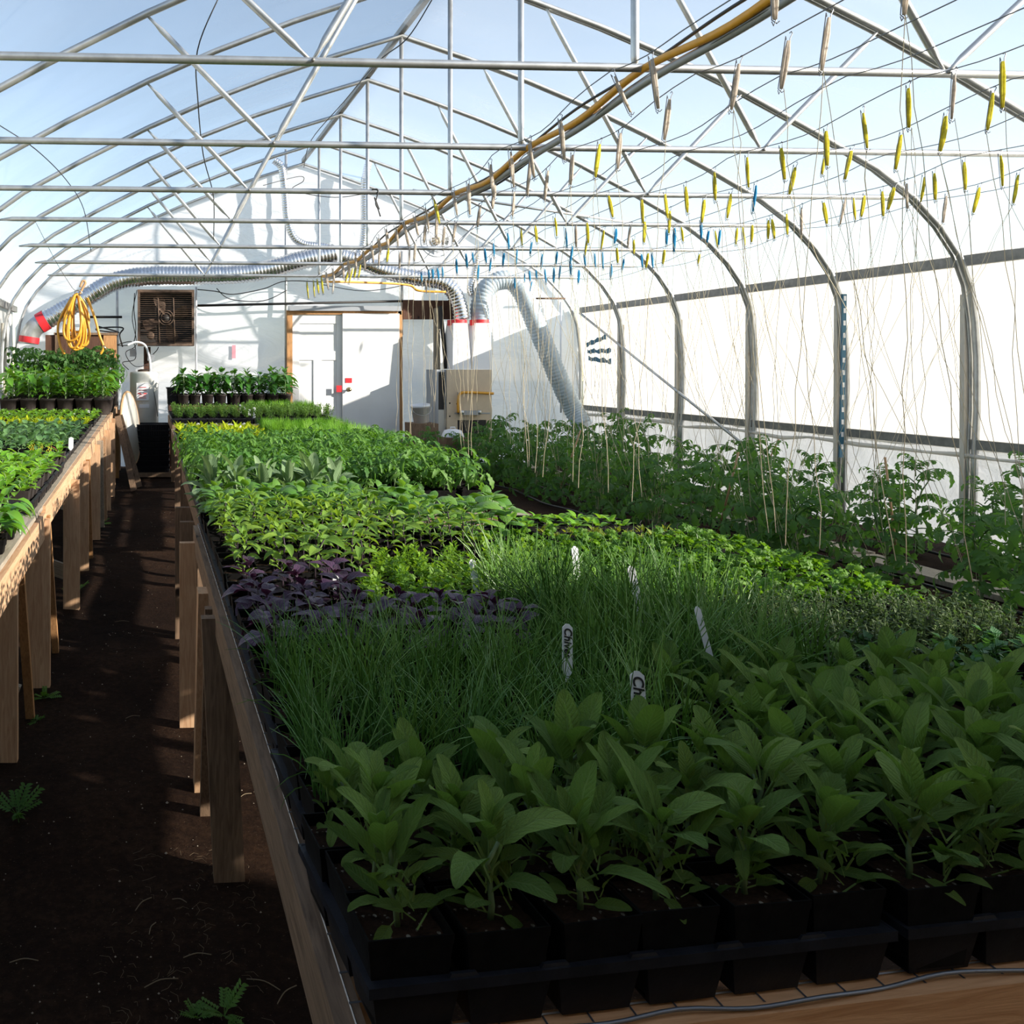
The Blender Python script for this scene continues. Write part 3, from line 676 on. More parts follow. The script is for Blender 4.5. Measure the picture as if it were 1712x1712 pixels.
def pbox(mb, x0, y0, x1, y1, Y, dep):                   # box by its seen corners on plane Y, dep thick behind it
    a, b = PY(x0, y0, Y), PY(x1, y1, Y)
    mb.box(((a.x + b.x) / 2, Y + dep / 2, (a.z + b.z) / 2), (abs(b.x - a.x), dep, abs(a.z - b.z))); return mb
# doors
d1 = struct('door_1', pbox(MB(), 489, 526, 575, 748, YW - .02, .03), M['white'])
mb = MB()
for x0, y0, x1, y1 in ((489, 526, 500, 748), (563, 526, 575, 748), (500, 526, 563, 541), (500, 587, 563, 602), (500, 735, 563, 748), (524, 602, 537, 735)): pbox(mb, x0, y0, x1, y1, YW - .034, .014)
part('door_panel_frame', mb, M['white'], d1)
d2 = struct('door_2', pbox(MB(), 573, 524, 668, 752, YW - .09, .04), M['white'])
kp = PY(583.5, 651, YW - .09)
part('knob', MB().lathe([(.0, 0), (.033, 0), (.033, .008), (.012, .012), (.012, .035), (.027, .045), (.027, .06), (.0, .066)], 14, kp, Matrix.Rotation(math.pi / 2, 3, 'X')), M['brass'], d2)
mb = MB()
for x0, y0, x1, y1 in ((480, 519, 489, 750), (665, 519, 673, 750), (489, 519, 672, 526)): pbox(mb, x0, y0, x1, y1, YW - .06, .10)
struct('trim_1', mb, M['doorframe'])
struct('trim_2', pbox(MB(), 483, 511, 671, 520, YW - .11, .05), M['steel'])
for px, py, w_, h_, lab, Y in ((567, 650, 9, 11, 'red tape patch on the edge of the left white door', YW - .10), (583, 636, 11, 8, 'red tape patch above the door knob', YW - .096), (391, 588, 6, 22, 'faded red tape mark on the white end wall', YW + .135), (940, 626, 7, 9, 'red tape on the thin post behind the slanting duct', YW)):
    tag(link('tape_patch', pbox(MB(), px - w_ / 2, py - h_ / 2, px + w_ / 2, py + h_ / 2, Y, .004).mesh('tape_patch', M['pink' if 'faded' in lab else 'red'])), lab, 'tape')
tag(link('wall_board', pbox(MB(), 674, 502, 758, 534, YW - .03, .04).mesh('wall_board', M['wooddark'])), 'dark brown board on the wall right of the doors', 'board')

# exhaust fan
a, b = PY(230, 484, YW - .30), PY(325, 578, YW - .30); fc = Vector(((a.x + b.x) / 2, YW - .30, (a.z + b.z) / 2)); fw, fh = b.x - a.x, a.z - b.z
t = thing('exhaust_fan', 'big square rusty exhaust fan on the end wall', 'fan', fc)
mb = MB(); e = .035
for c, s in (((0, .17, fh / 2 - e / 2), (fw, .34, e)), ((0, .17, -fh / 2 + e / 2), (fw, .34, e)), ((-fw / 2 + e / 2, .17, 0), (e, .34, fh - 2 * e)), ((fw / 2 - e / 2, .17, 0), (e, .34, fh - 2 * e))): mb.box(c, s)
part('housing', mb, M['rust'], t)
part('back_plate', MB().box((0, .30, 0), (fw - .07, .02, fh - .07)), M['dark'], t)
mb = MB()
for i in range(24): mb.tube([(-fw / 2 + e, -.004, -fh / 2 + e + (fh - 2 * e) * (i + .5) / 24), (fw / 2 - e, -.004, -fh / 2 + e + (fh - 2 * e) * (i + .5) / 24)], .0035, 4, False)
part('guard_bars', mb, M['rust'], t, kind='stuff')
for x in (-fw * .13, fw * .14): part('guard_rib', MB().tube([(x - .01, -.010, fh / 2 - .12), (x + .012, -.010, -fh / 2 + e)], .010, 6), M['rust'], t)
for rr in (.07, .105): part('guard_ring', MB().tube([(rr * math.cos(q), -.012, rr * math.sin(q) - .0) for q in [k * math.pi / 12 for k in range(24)]], .006, 5, closed=True), M['rust'], t)
for k in range(4):
    q = k * math.pi / 2 + .35; mb = MB(); vs = []
    for j in range(7):
        rr = .06 + .28 * j / 6; sp = .12 + .22 * math.sin(math.pi * (j + 1) / 8)
        for u in (-.5, 0, .5): vs.append((rr * math.cos(q + u * sp * 2), .16 - u * .09, rr * math.sin(q + u * sp * 2)))
    mb.add(vs, [(j * 3 + u, j * 3 + u + 1, j * 3 + u + 4, j * 3 + u + 3) for j in range(6) for u in range(2)], True)
    part('fan_blade', mb, M['rust'], t)
part('hub', MB().lathe([(0, 0), (.05, 0), (.05, .08), (0, .08)], 14, (0, .20, 0), Matrix.Rotation(math.pi / 2, 3, 'X')), M['dark'], t)
part('pulley', MB().lathe([(0, 0), (.045, 0), (.055, .01), (.055, .03), (.03, .04), (0, .04)], 14, (-fw * .27, .05, -fh * .32), Matrix.Rotation(math.pi / 2, 3, 'X')), M['rust'], t)
a = PY(246, 580, YW); tag(link('wall_timber', MB().box((a.x, YW + .02, a.z / 2 + .25), (.10, .06, a.z - .5)).mesh('wall_timber', M['wooddark'])), 'brown upright timber under the big fan', 'timber')
# water heater
YH = 12.0; a, b = PY(217, 622, YH), PY(265, 622, YH); hr = (b.x - a.x) / 2; hz = a.z
t = thing('water_heater', 'white upright water heater tank at the end of the aisle', 'tank', ((a.x + b.x) / 2, YH + hr * .3, 0))
part('tank', MB().lathe([(0, .05), (hr, .05), (hr, hz - .03), (hr * .97, hz), (0, hz + .012)], 28), M['tankwhite'], t)
part('foot', MB().lathe([(hr * .8, 0), (hr * .8, .06)], 14), M['dark'], t)
part('panel', MB().box((-.02, -hr - .004, hz - .27), (.17, .02, .24)), M['whiteplastic'], t)
mb = MB()
for k, (z, w_, h_) in enumerate(((.34, .10, .008), (.30, .11, .006), (.255, .045, .014), (.255, -.045, .014), (.235, .10, .006), (.21, .09, .006), (.19, .10, .005))): mb.box((-.02 + (w_ if w_ < 0 else (.035 if h_ == .014 else 0)), -hr - .016, hz - .55 + z), (abs(w_), .003, h_))
part('panel_print', mb, M['red'], t)
part('small_label', MB().box((.0, -hr + .004, hz - .47), (.14, .012, .05)), M['whiteplastic'], t)
part('copper_fitting', MB().lathe([(0, 0), (.09, 0), (.09, .03), (.05, .04), (0, .04)], 14, (0, 0, hz)), M['rust'], t)
part('drain_tube', MB().tube(spline([(.10, -hr * .80, hz - .18), (.14, -hr * .72, hz - .3), (.17, -hr * .6, hz - .48), (.19, -hr * .5, hz - .62)]), .006, 6), M['galvdark'], t)
a = PY(252, 622, YH); pts = spline([a, PY(250, 600, YH), PY(243, 578, YH), PY(228, 572, YH), PY(213, 577, YH)])
tag(link('flex_conduit', MB().tube(pts, .016, 8).mesh('flex_conduit', M['whiteplastic'])), 'white flexible conduit curving above the water heater', 'conduit')
pts = spline([PY(328, 482, YW), PY(318, 585, YW - .1), PY(270, 588, YW - .1), PY(262, 602, YW - .05), PY(256, 615, YW)])
tag(link('junction_box', pbox(MB(), 247, 592, 258, 603, YW - .12, .07).mesh('junction_box', M['steel'])), 'grey electrical box right of the timber under the fan', 'electrical box')
tag(link('junction_box', pbox(MB(), 217, 583, 227, 596, YW - .12, .07).mesh('junction_box', M['steel'])), 'grey electrical box left of the timber under the fan', 'electrical box')
def cable(pl, r, mat, lab, name='cable', cat='cable', Y=YW - .05):
    pts = spline([PY(p[0], p[1], p[2] if len(p) > 2 else Y) for p in pl], 6)
    return tag(link(name, MB().tube(pts, r, 6).mesh(name, M[mat])), lab, cat)
cable([(225, 490), (224, 520), (227, 550), (221, 575), (196, 577), (222, 572), (226, 600), (205, 606), (215, 618)], .007, 'blackrub', 'black cable looping left of the big fan')
cable([(229, 485), (221, 530), (228, 575), (210, 590), (225, 612), (248, 610)], .006, 'blackrub', 'black cable hanging beside the rusty fan frame')
cable([(265, 580), (262, 586), (256, 592)], .007, 'blackrub', 'short black cable under the big fan')
cable([(330, 484), (360, 487), (390, 492), (440, 483), (478, 470), (545, 472)], .008, 'blackrub', 'black cable sagging under the silver duct')
cable([(362, 482), (385, 500), (440, 503), (480, 485)], .007, 'blackrub', 'black cable with a low loop left of the doors')
cable([(540, 476), (600, 486), (650, 482), (700, 470)], .006, 'blackrub', 'thin black cable above the white doors')
cable([(205, 580), (200, 560), (205, 548), (170, 548), (162, 552), (200, 556), (165, 546)], .012, 'blackrub', 'black hose coiled on the wooden box', 'hose_coil', 'hose', YW - .15)

# brown wooden box
t = thing('wooden_box', 'brown wooden box behind the yellow hose', 'box', (0, 0, 0))
Yb = YW - .32
part('lid', pbox(MB(), 90, 556, 196, 560, Yb - .01, .34), M['woodold'], t)
part('side_board', pbox(MB(), 173, 560, 194, 612, Yb, .3), M['doorframe'], t)
part('front_board', pbox(MB(), 76, 560, 173, 612, Yb + .02, .28), M['wooddark'], t)
part('batten', pbox(MB(), 92, 557, 98, 612, Yb - .01, .03), M['woodold'], t)
a = PY(140, 612, Yb); part('leg', MB().box((a.x - .3, Yb + .15, a.z / 2), (.06, .25, a.z)), M['woodold'], t); part('leg', MB().box((a.x + .42, Yb + .15, a.z / 2), (.06, .25, a.z)), M['woodold'], t)

# ducts
def flexduct(pts, r, ring=.045, amp=.06, n=18, step=3, seed=0):
    rr = random.Random(seed)
    P = spline(pts, 24); out = []; acc = 0; L = [0]
    for p, q in zip(P, P[1:]): L.append(L[-1] + (q - p).length)
    m = max(8, int(L[-1] / (ring / step))); k = 0; rs = []
    for i in range(m + 1):
        s = L[-1] * i / m
        while k < len(L) - 2 and L[k + 1] < s: k += 1
        u = (s - L[k]) / max(1e-6, L[k + 1] - L[k]); out.append(P[k].lerp(P[k + 1], u))
        rs.append(r * (1 + amp * (1 if i % step == 0 else -.6) + .02 * math.sin(i * .37 + seed)))
    return MB().tube(out, rs, n)
Yd = 12.25
def PYs(l, y=Yd): return [PY(p[0], p[1], p[2] if len(p) > 2 else y) for p in l]
t = thing('air_duct', 'long shiny silver flexible duct rising from the left corner', 'duct', (0, 0, 0))
part('sleeve', flexduct(PYs([(72, 538), (105, 520), (150, 494), (195, 470), (250, 461), (330, 460), (400, 458), (450, 450), (500, 436), (560, 424)]), .135, .05, .05), M['duct'], t)
part('elbow', MB().tube(spline(PYs([(48, 575), (50, 562), (58, 548), (72, 538)]), 5), .135, 18), M['galv'], t)
part('red_tape', MB().tube(PYs([(66, 541), (78, 534)]), .147, 18, False), M['red'], t)
part('red_tape', MB().tube(PYs([(48, 573), (49.5, 563)]), .145, 18, False), M['red'], t)
t = thing('air_duct', 'silver flexible duct sloping right and down into the furnace', 'duct', (0, 0, 0))
part('sleeve', flexduct(PYs([(570, 428), (605, 438), (650, 455), (700, 465), (735, 470), (756, 485), (766, 508), (772, 535)]), .115, .05, .07, seed=2), M['duct'], t)
part('end_cap', MB().lathe([(.05, .02), (.10, 0), (.10, .12), (.06, .16), (0, .16)], 16, PY(550, 428, Yd) - Vector((0, 0, .1))), M['duct'], t)
t = thing('air_duct', 'grey flexible duct arching from furnace down to the right wall', 'duct', (0, 0, 0))
part('sleeve', flexduct(PYs([(803, 540), (803, 510), (812, 484), (832, 470), (856, 470), (872, 488), (890, 528), (912, 580), (935, 635), (958, 683), (975, 712, 12.1)]), .135, .05, .05, seed=3), M['ductwhite'], t)
for l, lab, r_ in (([(458, 268), (470, 278), (474, 300), (477, 330), (480, 365), (490, 395), (508, 408), (540, 412), (558, 417)], 'thin silver duct hanging under the roof left of the posts', .055),
               ([(617, 270), (610, 300), (609, 340), (609, 380), (606, 410), (598, 425)], 'thin silver duct hanging right of the steel posts', .055),
               ([(800, 420), (796, 440), (792, 460), (786, 480), (789, 492), (797, 492), (803, 480)], 'thin hooked silver duct above the furnace', .05)):
    t = thing('small_duct', lab, 'duct', (0, 0, 0)); part('sleeve', flexduct(PYs(l, 12.35), r_, .035, .08, 12, 3, 5), M['duct'], t)

# furnace
Yf = 11.9
t = thing('furnace', 'beige furnace cabinet with white ducts on top', 'furnace', (0, 0, 0))
part('front_panel', pbox(MB(), 747, 618, 822, 702, Yf, .03), M['beige'], t)
part('cabinet', pbox(MB(), 748, 619, 821, 760, Yf + .03, .5), M['beige'], t)
part('side_frame', (lambda m: [pbox(m, *q, Yf + .03, .45) for q in ((730, 618, 747, 622), (730, 622, 733, 760), (744, 622, 747, 700))] and m)(MB()), M['steel'], t)
part('side_opening', pbox(MB(), 733, 628, 744, 688, Yf + .06, .40), M['dark'], t)
part('side_panel', pbox(MB(), 733, 685, 747, 760, Yf + .04, .42), M['cream'], t)
part('burner_opening', pbox(MB(), 766, 703, 812, 735, Yf - .003, .03), M['dark'], t)
part('lower_panel', (lambda m: [pbox(m, *q, Yf - .004, .03) for q in ((747, 702, 765, 760), (813, 702, 822, 760), (765, 735, 813, 760))] and m)(MB()), M['beige'], t)
part('panel_seam', (lambda m: [pbox(m, *q, Yf - .005, .006) for q in ((765, 656, 767, 692), (760, 690, 820, 692))] and m)(MB()), M['steel'], t)
a = PY(771, 690, Yf - .03); b = PY(800, 690, Yf - .03)
part('gas_valve', MB().box(((a.x + b.x) / 2, Yf - .04, a.z), (b.x - a.x, .07, .06)), M['steel'], t)
for p in (a, b): part('valve_cap', MB().lathe([(0, 0), (.035, 0), (.035, .05), (0, .06)], 12, p + Vector((0, -.02, -.02))), M['galv'], t)
for px, py in ((752, 674), (752, 696), (764, 675)): part('screw', MB().lathe([(0, 0), (.012, 0), (0, .008)], 8, PY(px, py, Yf - .002), Matrix.Rotation(math.pi / 2, 3, 'X')), M['dark'], t)
part('gas_pipe', MB().tube(spline([PY(766, 690, Yf - .05), PY(766, 670, Yf - .06), PY(769, 659, Yf - .06), PY(780, 656, Yf - .06), PY(825, 658, Yf - .06)], 6), .019, 8), M['yellow'], t)
for x0, x1, tx0, tx1 in ((757, 788, 758, 782), (790, 822, 795, 820)):
    a, b, c, d = PY(x0, 617, Yf + .05), PY(x1, 617, Yf + .05), PY(tx0, 540, Yf + .08), PY(tx1, 540, Yf + .08); mb = MB()
    mid = lambda p, q, f: p + (q - p) * f
    rows = []
    for f, dep in ((0, .42), (.55, .40), (1, .28)):
        l, r_ = mid(a, c, f), mid(b, d, f); rows.append([l, r_, r_ + Vector((0, dep, 0)), l + Vector((0, dep, 0))])
    vs = [p for r_ in rows for p in r_]; mb.add(vs, [(i * 4 + k, i * 4 + (k + 1) % 4, (i + 1) * 4 + (k + 1) % 4, (i + 1) * 4 + k) for i in range(2) for k in range(4)] + [(8, 9, 10, 11)])
    part('plenum', mb, M['whiteplastic'], t)
    part('red_tape', MB().tube([(c + d) / 2 + Vector((0, .14, -.03)), (c + d) / 2 + Vector((0, .14, .05))], .135, 14, False), M['red'], t)
tag(link('stove_pipe', MB().tube([PY(736, 512, YW - .15), PY(746, 616, YW - .3)], .03, 10).mesh('stove_pipe', M['dark'])), 'black leaning pipe beside the white furnace ducts', 'pipe')
tag(link('wall_timber', pbox(MB(), 727, 515, 736, 640, YW - .12, .07).mesh('wall_timber', M['woodgrey'])), 'pale upright timber left of the furnace', 'timber')
# bucket on a crate
Yk = 11.75; a, b = PY(689, 676, Yk), PY(720, 676, Yk); br = (b.x - a.x) / 2; bz = PY(700, 706, Yk).z
t = thing('bucket', 'white plastic bucket tilted beside the furnace', 'bucket', ((a.x + b.x) / 2, Yk, bz)); t.rotation_euler = (.06, -.10, 0); bh = a.z - bz
part('body', MB().lathe([(0, 0), (br * .8, 0), (br * .95, bh * .86), (br * 1.03, bh * .86), (br * 1.03, bh), (br * .97, bh), (br * .78, .01), (0, .01)], 20), M['whiteplastic'], t)
part('handle', MB().tube([(br * 1.04 * math.cos(q), -.06 - .06 * math.sin(q), bh * .84 - .10 * math.sin(q)) for q in [math.pi * k / 12 for k in range(13)]], .004, 5), M['galv'], t)
tag(link('plank_crate', MB().box(((a.x + b.x) / 2, Yk, bz / 2 - .004), (.36, .36, bz - .008)).mesh('plank_crate', M['woodold'])), 'wooden crate under the white bucket', 'crate')
a = PY(757, 730, 11.2); t = thing('plastic_tub', 'upturned white plastic tub among the far tomatoes', 'tub', (a.x, 11.2, a.z))
part('tub', MB().lathe([(.15, 0), (.14, .03), (.11, .085), (.05, .10), (.0, .10)], 20), M['whiteplastic'], t)
part('handle', MB().tube([(-.03, 0, .098), (-.03, 0, .125), (.03, 0, .125), (.03, 0, .098)], .008, 6), M['whiteplastic'], t)
tag(link('tub_stand', MB().box((a.x, 11.2, a.z / 2 - .002), (.28, .28, a.z - .006)).mesh('tub_stand', M['woodold'])), 'wooden block under the white tub', 'block')

# round circulation fan
t = thing('circulation_fan', 'round white cage fan hanging under the roof', 'fan', PY(730, 402, 10.9))
for rr in (.21, .15, .09): part('cage_ring', MB().tube([(rr * math.cos(q), -.04 if rr < .2 else 0, rr * math.sin(q)) for q in [k * math.pi / 14 for k in range(28)]], .008, 5, closed=True), M['whiteplastic'], t)
mb = MB()
for k in range(12): mb.tube([(.04 * math.cos(k * math.pi / 6), -.05, .04 * math.sin(k * math.pi / 6)), (.21 * math.cos(k * math.pi / 6), 0, .21 * math.sin(k * math.pi / 6))], .004, 4, False)
part('cage_wires', mb, M['whiteplastic'], t)
part('motor', MB().lathe([(0, 0), (.06, 0), (.06, .12), (0, .13)], 14, (0, .12, 0), Matrix.Rotation(math.pi / 2, 3, 'X')), M['beige'], t)
for k in range(3):
    q = k * 2.094; vs = [(.04 * math.cos(q), .02, .04 * math.sin(q)), (.18 * math.cos(q - .35), .05, .18 * math.sin(q - .35)), (.19 * math.cos(q + .35), -.0, .19 * math.sin(q + .35))]
    mb = MB(); mb.add(vs, [(0, 1, 2)]); part('fan_blade', mb, M['galv'], t)
part('hanger', MB().tube([(0, .02, .20), (0, .02, .50)], .006, 5), M['galv'], t)

# yellow hose coil
Yc = 11.0
t = thing('hose_coil', 'coiled yellow garden hose hanging by the left end wall', 'hose', PY(130, 475, Yc)); inv = -t.location
rr = random.Random(4)
top = PY(130, 492, Yc)
for i, (cx, wd, h0, h1) in enumerate(((118, 28, 492, 570), (122, 22, 492, 582), (127, 24, 492, 585), (134, 22, 494, 583), (140, 24, 492, 578), (128, 40, 493, 555), (124, 34, 491, 565))):
    pts = []
    for k in range(26):
        q = 2 * math.pi * k / 26; f = (1 - math.cos(q)) / 2
        px = 128 + (cx - 128) * f + wd * math.sin(q) * (.28 + .5 * f) * .9; py = h0 + (h1 - h0) * f
        pts.append(PY(px, py, Yc + .02 * i - .06 + .02 * math.sin(q * 2 + i)) + inv)
    part('hose_loop', MB().tube(pts, .0165, 7, closed=True), M['yellow'], t)
part('hose_end', MB().tube([p + inv for p in spline(PYs([(146, 498), (158, 530), (166, 560), (173, 580), (168, 592)], Yc - .05), 5)], .0165, 7), M['yellow'], t)
part('hose_end', MB().tube([p + inv for p in spline(PYs([(120, 497), (98, 540), (100, 575), (108, 592)], Yc + .05), 5)], .0165, 7), M['yellow'], t)
part('hose_neck', MB().tube([p + inv for p in spline(PYs([(131, 496), (138, 482), (143, 472), (138, 470), (134, 480)], Yc), 5)], .0165, 7), M['tan'], t)
part('brass_nozzle', MB().tube([p + inv for p in PYs([(172, 578), (177, 584)], Yc - .05)], .02, 7), M['brass'], t)
part('tie_wire', MB().tube([p + inv for p in spline(PYs([(124, 488), (130, 494), (137, 490), (131, 485), (124, 488)], Yc - .04), 5)], .008, 6), M['galv'], t)
cable([(60, 372, 9), (95, 440, 10), (120, 480, Yc)], .0035, 'wire', 'thin wire holding up the yellow hose coil', 'hanging_wire', 'wire')
part('hook', MB().tube([p + inv for p in spline(PYs([(120, 480), (128, 486), (140, 482), (150, 479)], Yc), 5)], .008, 6), M['galv'], t)

# loose wires under the left roof
cable([(366, -5, 5.2), (330, 85, 5.3), (331, 170, 6), (340, 260, 6.8), (357, 330, 7.6), (357, 400, 8.5)], .0045, 'blackrub', 'thin black wire dropping through the left trusses')
cable([(0, 210, 6.0), (60, 250, 6.6), (110, 300, 7.4), (140, 350, 8.2), (152, 420, 9)], .004, 'blackrub', 'thin black wire along the left roof sheet')
cable([(722, 0, 6.2), (680, 65, 6.6), (630, 105, 7.2), (575, 170, 8.6), (520, 235, 9.9), (508, 280, 11.5)], .005, 'blackrub', 'thin black wire hanging below the roof peak')
cable([(440, 310, 11), (500, 295, 11.4), (507, 303, 11.5), (490, 318, 11.5), (560, 330, 11.3), (628, 320, 11)], .005, 'blackrub', 'thin black wire drooping between the thin silver ducts')
cable([(622, 317, 6.4), (632, 318, 6.4), (628, 340, 6.4), (634, 350, 6.4), (626, 330, 6.4), (636, 362, 6.4)], .005, 'blackrub', 'tangle of dark cord tied to a truss chord', 'cord_tangle', 'cord')

# bundle running the length of the roof, laid across the chords
BY = [2.3, 2.70, 3.94, 5.18, 6.42, 7.68, 8.88, 10.13, 11.42]
bz = lambda y: (CHZ.get(y, 2.9) - .055)
def bundle(dx, dz, sag, r, mat, name, lab, cat, wob=0, n=8):
    pts = []; q = random.Random(name)
    for i, y in enumerate(BY):
        pts.append((CX + .07 + dx, y, bz(y) + dz))
        if i < len(BY) - 1:
            yn = BY[i + 1]; pts.append((CX + .07 + dx + q.uniform(-wob, wob), (y + yn) / 2, (bz(y) + bz(yn)) / 2 + dz - sag + q.uniform(-wob, wob)))
    return tag(link(name, MB().tube(spline(pts, 6), r, n).mesh(name, M[mat])), lab, cat)
bundle(0, 0, .014, .021, 'steel', 'conduit_pipe', 'dark grey pipe slung under the truss chords', 'pipe')
bundle(.035, .005, .02, .008, 'blackrub', 'cable', 'black cable tied below the slung grey pipe', 'cable', .015)
bundle(-.02, .060, .012, .008, 'blackrub', 'cable', 'black cable lying above the slung yellow hose', 'cable', .03)
bundle(-.03, .050, .045, .019, 'yellow', 'overhead_hose', 'yellow brown hose laid over the truss chords', 'hose', .012)
for y in BY[2:-1]:
    pass
cable([(545, 471, 11.6), (600, 472, 11.8), (680, 476, 12), (700, 486, 12), (745, 488, 12)], .016, 'yellow', 'orange hose running level toward the furnace', 'overhead_hose', 'hose')

# ------------------------------------------------------------------ benches
BZ = .782                                                # bench top
def leg(t, x, y, zt, w, d, mat, ytop=None, xtop=None):
    mb = MB(); x1, y1 = (xtop if xtop is not None else x) - x, (ytop if ytop is not None else y) - y
    vs = [(dx * w / 2 + (x1 if k else 0), dy * d / 2 + (y1 if k else 0), zt if k else -.02) for k in (0, 1) for dy in (-1, 1) for dx in (-1, 1)]
    mb.add(vs, [(0, 2, 3, 1), (4, 5, 7, 6), (0, 1, 5, 4), (2, 6, 7, 3), (0, 4, 6, 2), (1, 3, 7, 5)])
    o = part('leg', mb, M[mat], t); o.location = (x - t.location.x, y - t.location.y, -t.location.z); return o
def plank(t, nm, p0, p1, w, h, mat, up=(0, 0, 1)):
    p0, p1 = Vector(p0), Vector(p1); L = (p1 - p0).length; d = (p1 - p0).normalized()
    o = part(nm, MB().beam((0, 0, -L / 2), (0, 0, L / 2), w, h, (0, 1, 0)), M[mat], t)
    z = d; u = Vector(up); a = u.cross(z)
    a = a.normalized() if a.length > 1e-5 else z.orthogonal().normalized()
    b = z.cross(a).normalized(); X = Matrix((a, b, z)).transposed().to_4x4()
    o.matrix_basis = Matrix.Translation((p0 + p1) / 2 - t.location) @ X; return o
# front bench: front edge slightly skewed
t = thing('potting_bench', 'wooden potting bench with wire mesh top holding the herb trays', 'bench', (1.0, 2.3, 0))
XA0, XA1, YA1 = .207, 1.83, 3.62
plank(t, 'side_rail', (XA0, .80, .732), (XA0, YA1, .732), .032, .09, 'woodold')
plank(t, 'side_rail', (XA1, 1.0, .735), (XA1, YA1, .735), .038, .09, 'wood')
plank(t, 'front_rail', (XA0 + .02, .835, .725), (XA1, .985, .725), .038, .11, 'woodfront')
plank(t, 'end_rail', (XA0 + .02, YA1 - .02, .735), (XA1 - .02, YA1 - .02, .735), .038, .09, 'wood')
for y in (1.5, 2.2, 2.9): plank(t, 'cross_rail', (XA0 + .02, y, .73), (XA1 - .02, y, .73), .038, .08, 'wood')
plank(t, 'edge_board', (1.66, 2.95, .772), (1.70, YA1 + .05, .772), .15, .018, 'wood')
leg(t, .232, 2.44, .735, .088, .038, 'woodold', xtop=.196)
leg(t, .178, 2.98, .73, .036, .085, 'wood', ytop=2.75)
leg(t, .20, 2.80, .73, .06, .036, 'woodold', ytop=2.55)
leg(t, .165, 3.50, .73, .07, .036, 'wood', ytop=3.5)
for x, y in ((1.75, 1.1), (1.75, 2.4), (1.75, 3.5), (.30, 1.05)): leg(t, x, y, .70, .088, .038, 'wood')
mb = MB()
for i in range(34): x = XA0 + .005 + (XA1 - XA0 - .02) * i / 33; mb.tube([(x - 1.0, .83 + .09 * (x - .2) - 2.3, BZ - .0016), (x - 1.0, YA1 - 2.3, BZ - .0016)], .0012, 4, False)
for i in range(58): y = 1.0 + .046 * i; mb.tube([(XA0 + .004 - 1.0, y - 2.3, BZ - .0002), (XA1 - .01 - 1.0, y - 2.3, BZ - .0002)], .0012, 4, False)
for i in range(1, 4): mb.tube([(XA0 + .004 - 1.0, .80 + .045 * i - 2.3, BZ), (XA1 - .01 - 1.0, .80 + .045 * i + .155 - 2.3, BZ)], .0012, 4, False)
part('wire_mesh', mb, M['wire'], t, kind='stuff')
part('mesh_edge_wire', MB().tube(spline([(XA0 - 1 + .02 + i * .08, .826 + .0925 * i * .08 - 2.3 + R.uniform(-.006, .006), BZ + R.uniform(0, .006)) for i in range(21)], 4), .0022, 5), M['wire'], t)
part('mesh_edge_wire', MB().tube(spline([(XA0 + .022 - 1, .84 - 2.3 + i * .11, BZ + R.uniform(-.002, .006)) for i in range(25)], 3), .0018, 5), M['wire'], t)
# middle and far benches
def bench(name, lab, x0, x1, y0, y1, zt, legs, mat='wood'):
    t = thing(name, lab, 'bench', ((x0 + x1) / 2, (y0 + y1) / 2, 0))
    for x in (x0, x1): plank(t, 'side_rail', (x, y0, zt - .047), (x, y1, zt - .047), .038, .09, mat)
    for y in (y0 + .02, y1 - .02): plank(t, 'end_rail', (x0 + .02, y, zt - .047), (x1 - .02, y, zt - .047), .038, .09, mat)
    n = int((x1 - x0) / .16)
    for i in range(n): x = x0 + .04 + (x1 - x0 - .08) * i / (n - 1); plank(t, 'top_slat', (x, y0 + .04, zt - .010), (x, y1 - .04, zt - .010), .085, .018, 'woodgrey')
    for x, y in legs: leg(t, x, y, zt - .09, .085, .036, mat)
    return t
bench('potting_bench', 'wooden bench holding the block of tomato seedlings', .245, 1.72, 3.74, 5.70, .78, [(.20, 4.19), (.19, 4.62), (.32, 5.6), (1.68, 3.85), (1.68, 5.6)], 'woodold')
bench('potting_bench', 'wooden bench holding the bright seedlings near the steps', .26, 1.95, 5.76, 8.9, .80, [(.32, 5.9), (.32, 7.3), (.32, 8.8), (1.9, 5.9), (1.9, 8.8)], 'woodold')
bench('potting_bench', 'wooden bench holding the low herb flats near the doors', .28, 2.2, 9.15, 11.1, .82, [(.34, 9.3), (.34, 10.9), (2.15, 9.3), (2.15, 10.9)], 'woodold')
bench('plant_stand', 'raised wooden stand under the pepper pots by the doors', .30, 1.95, 11.35, 12.05, .93, [(.34, 11.4), (.34, 12.0), (1.9, 11.4), (1.9, 12.0)], 'wooddark')
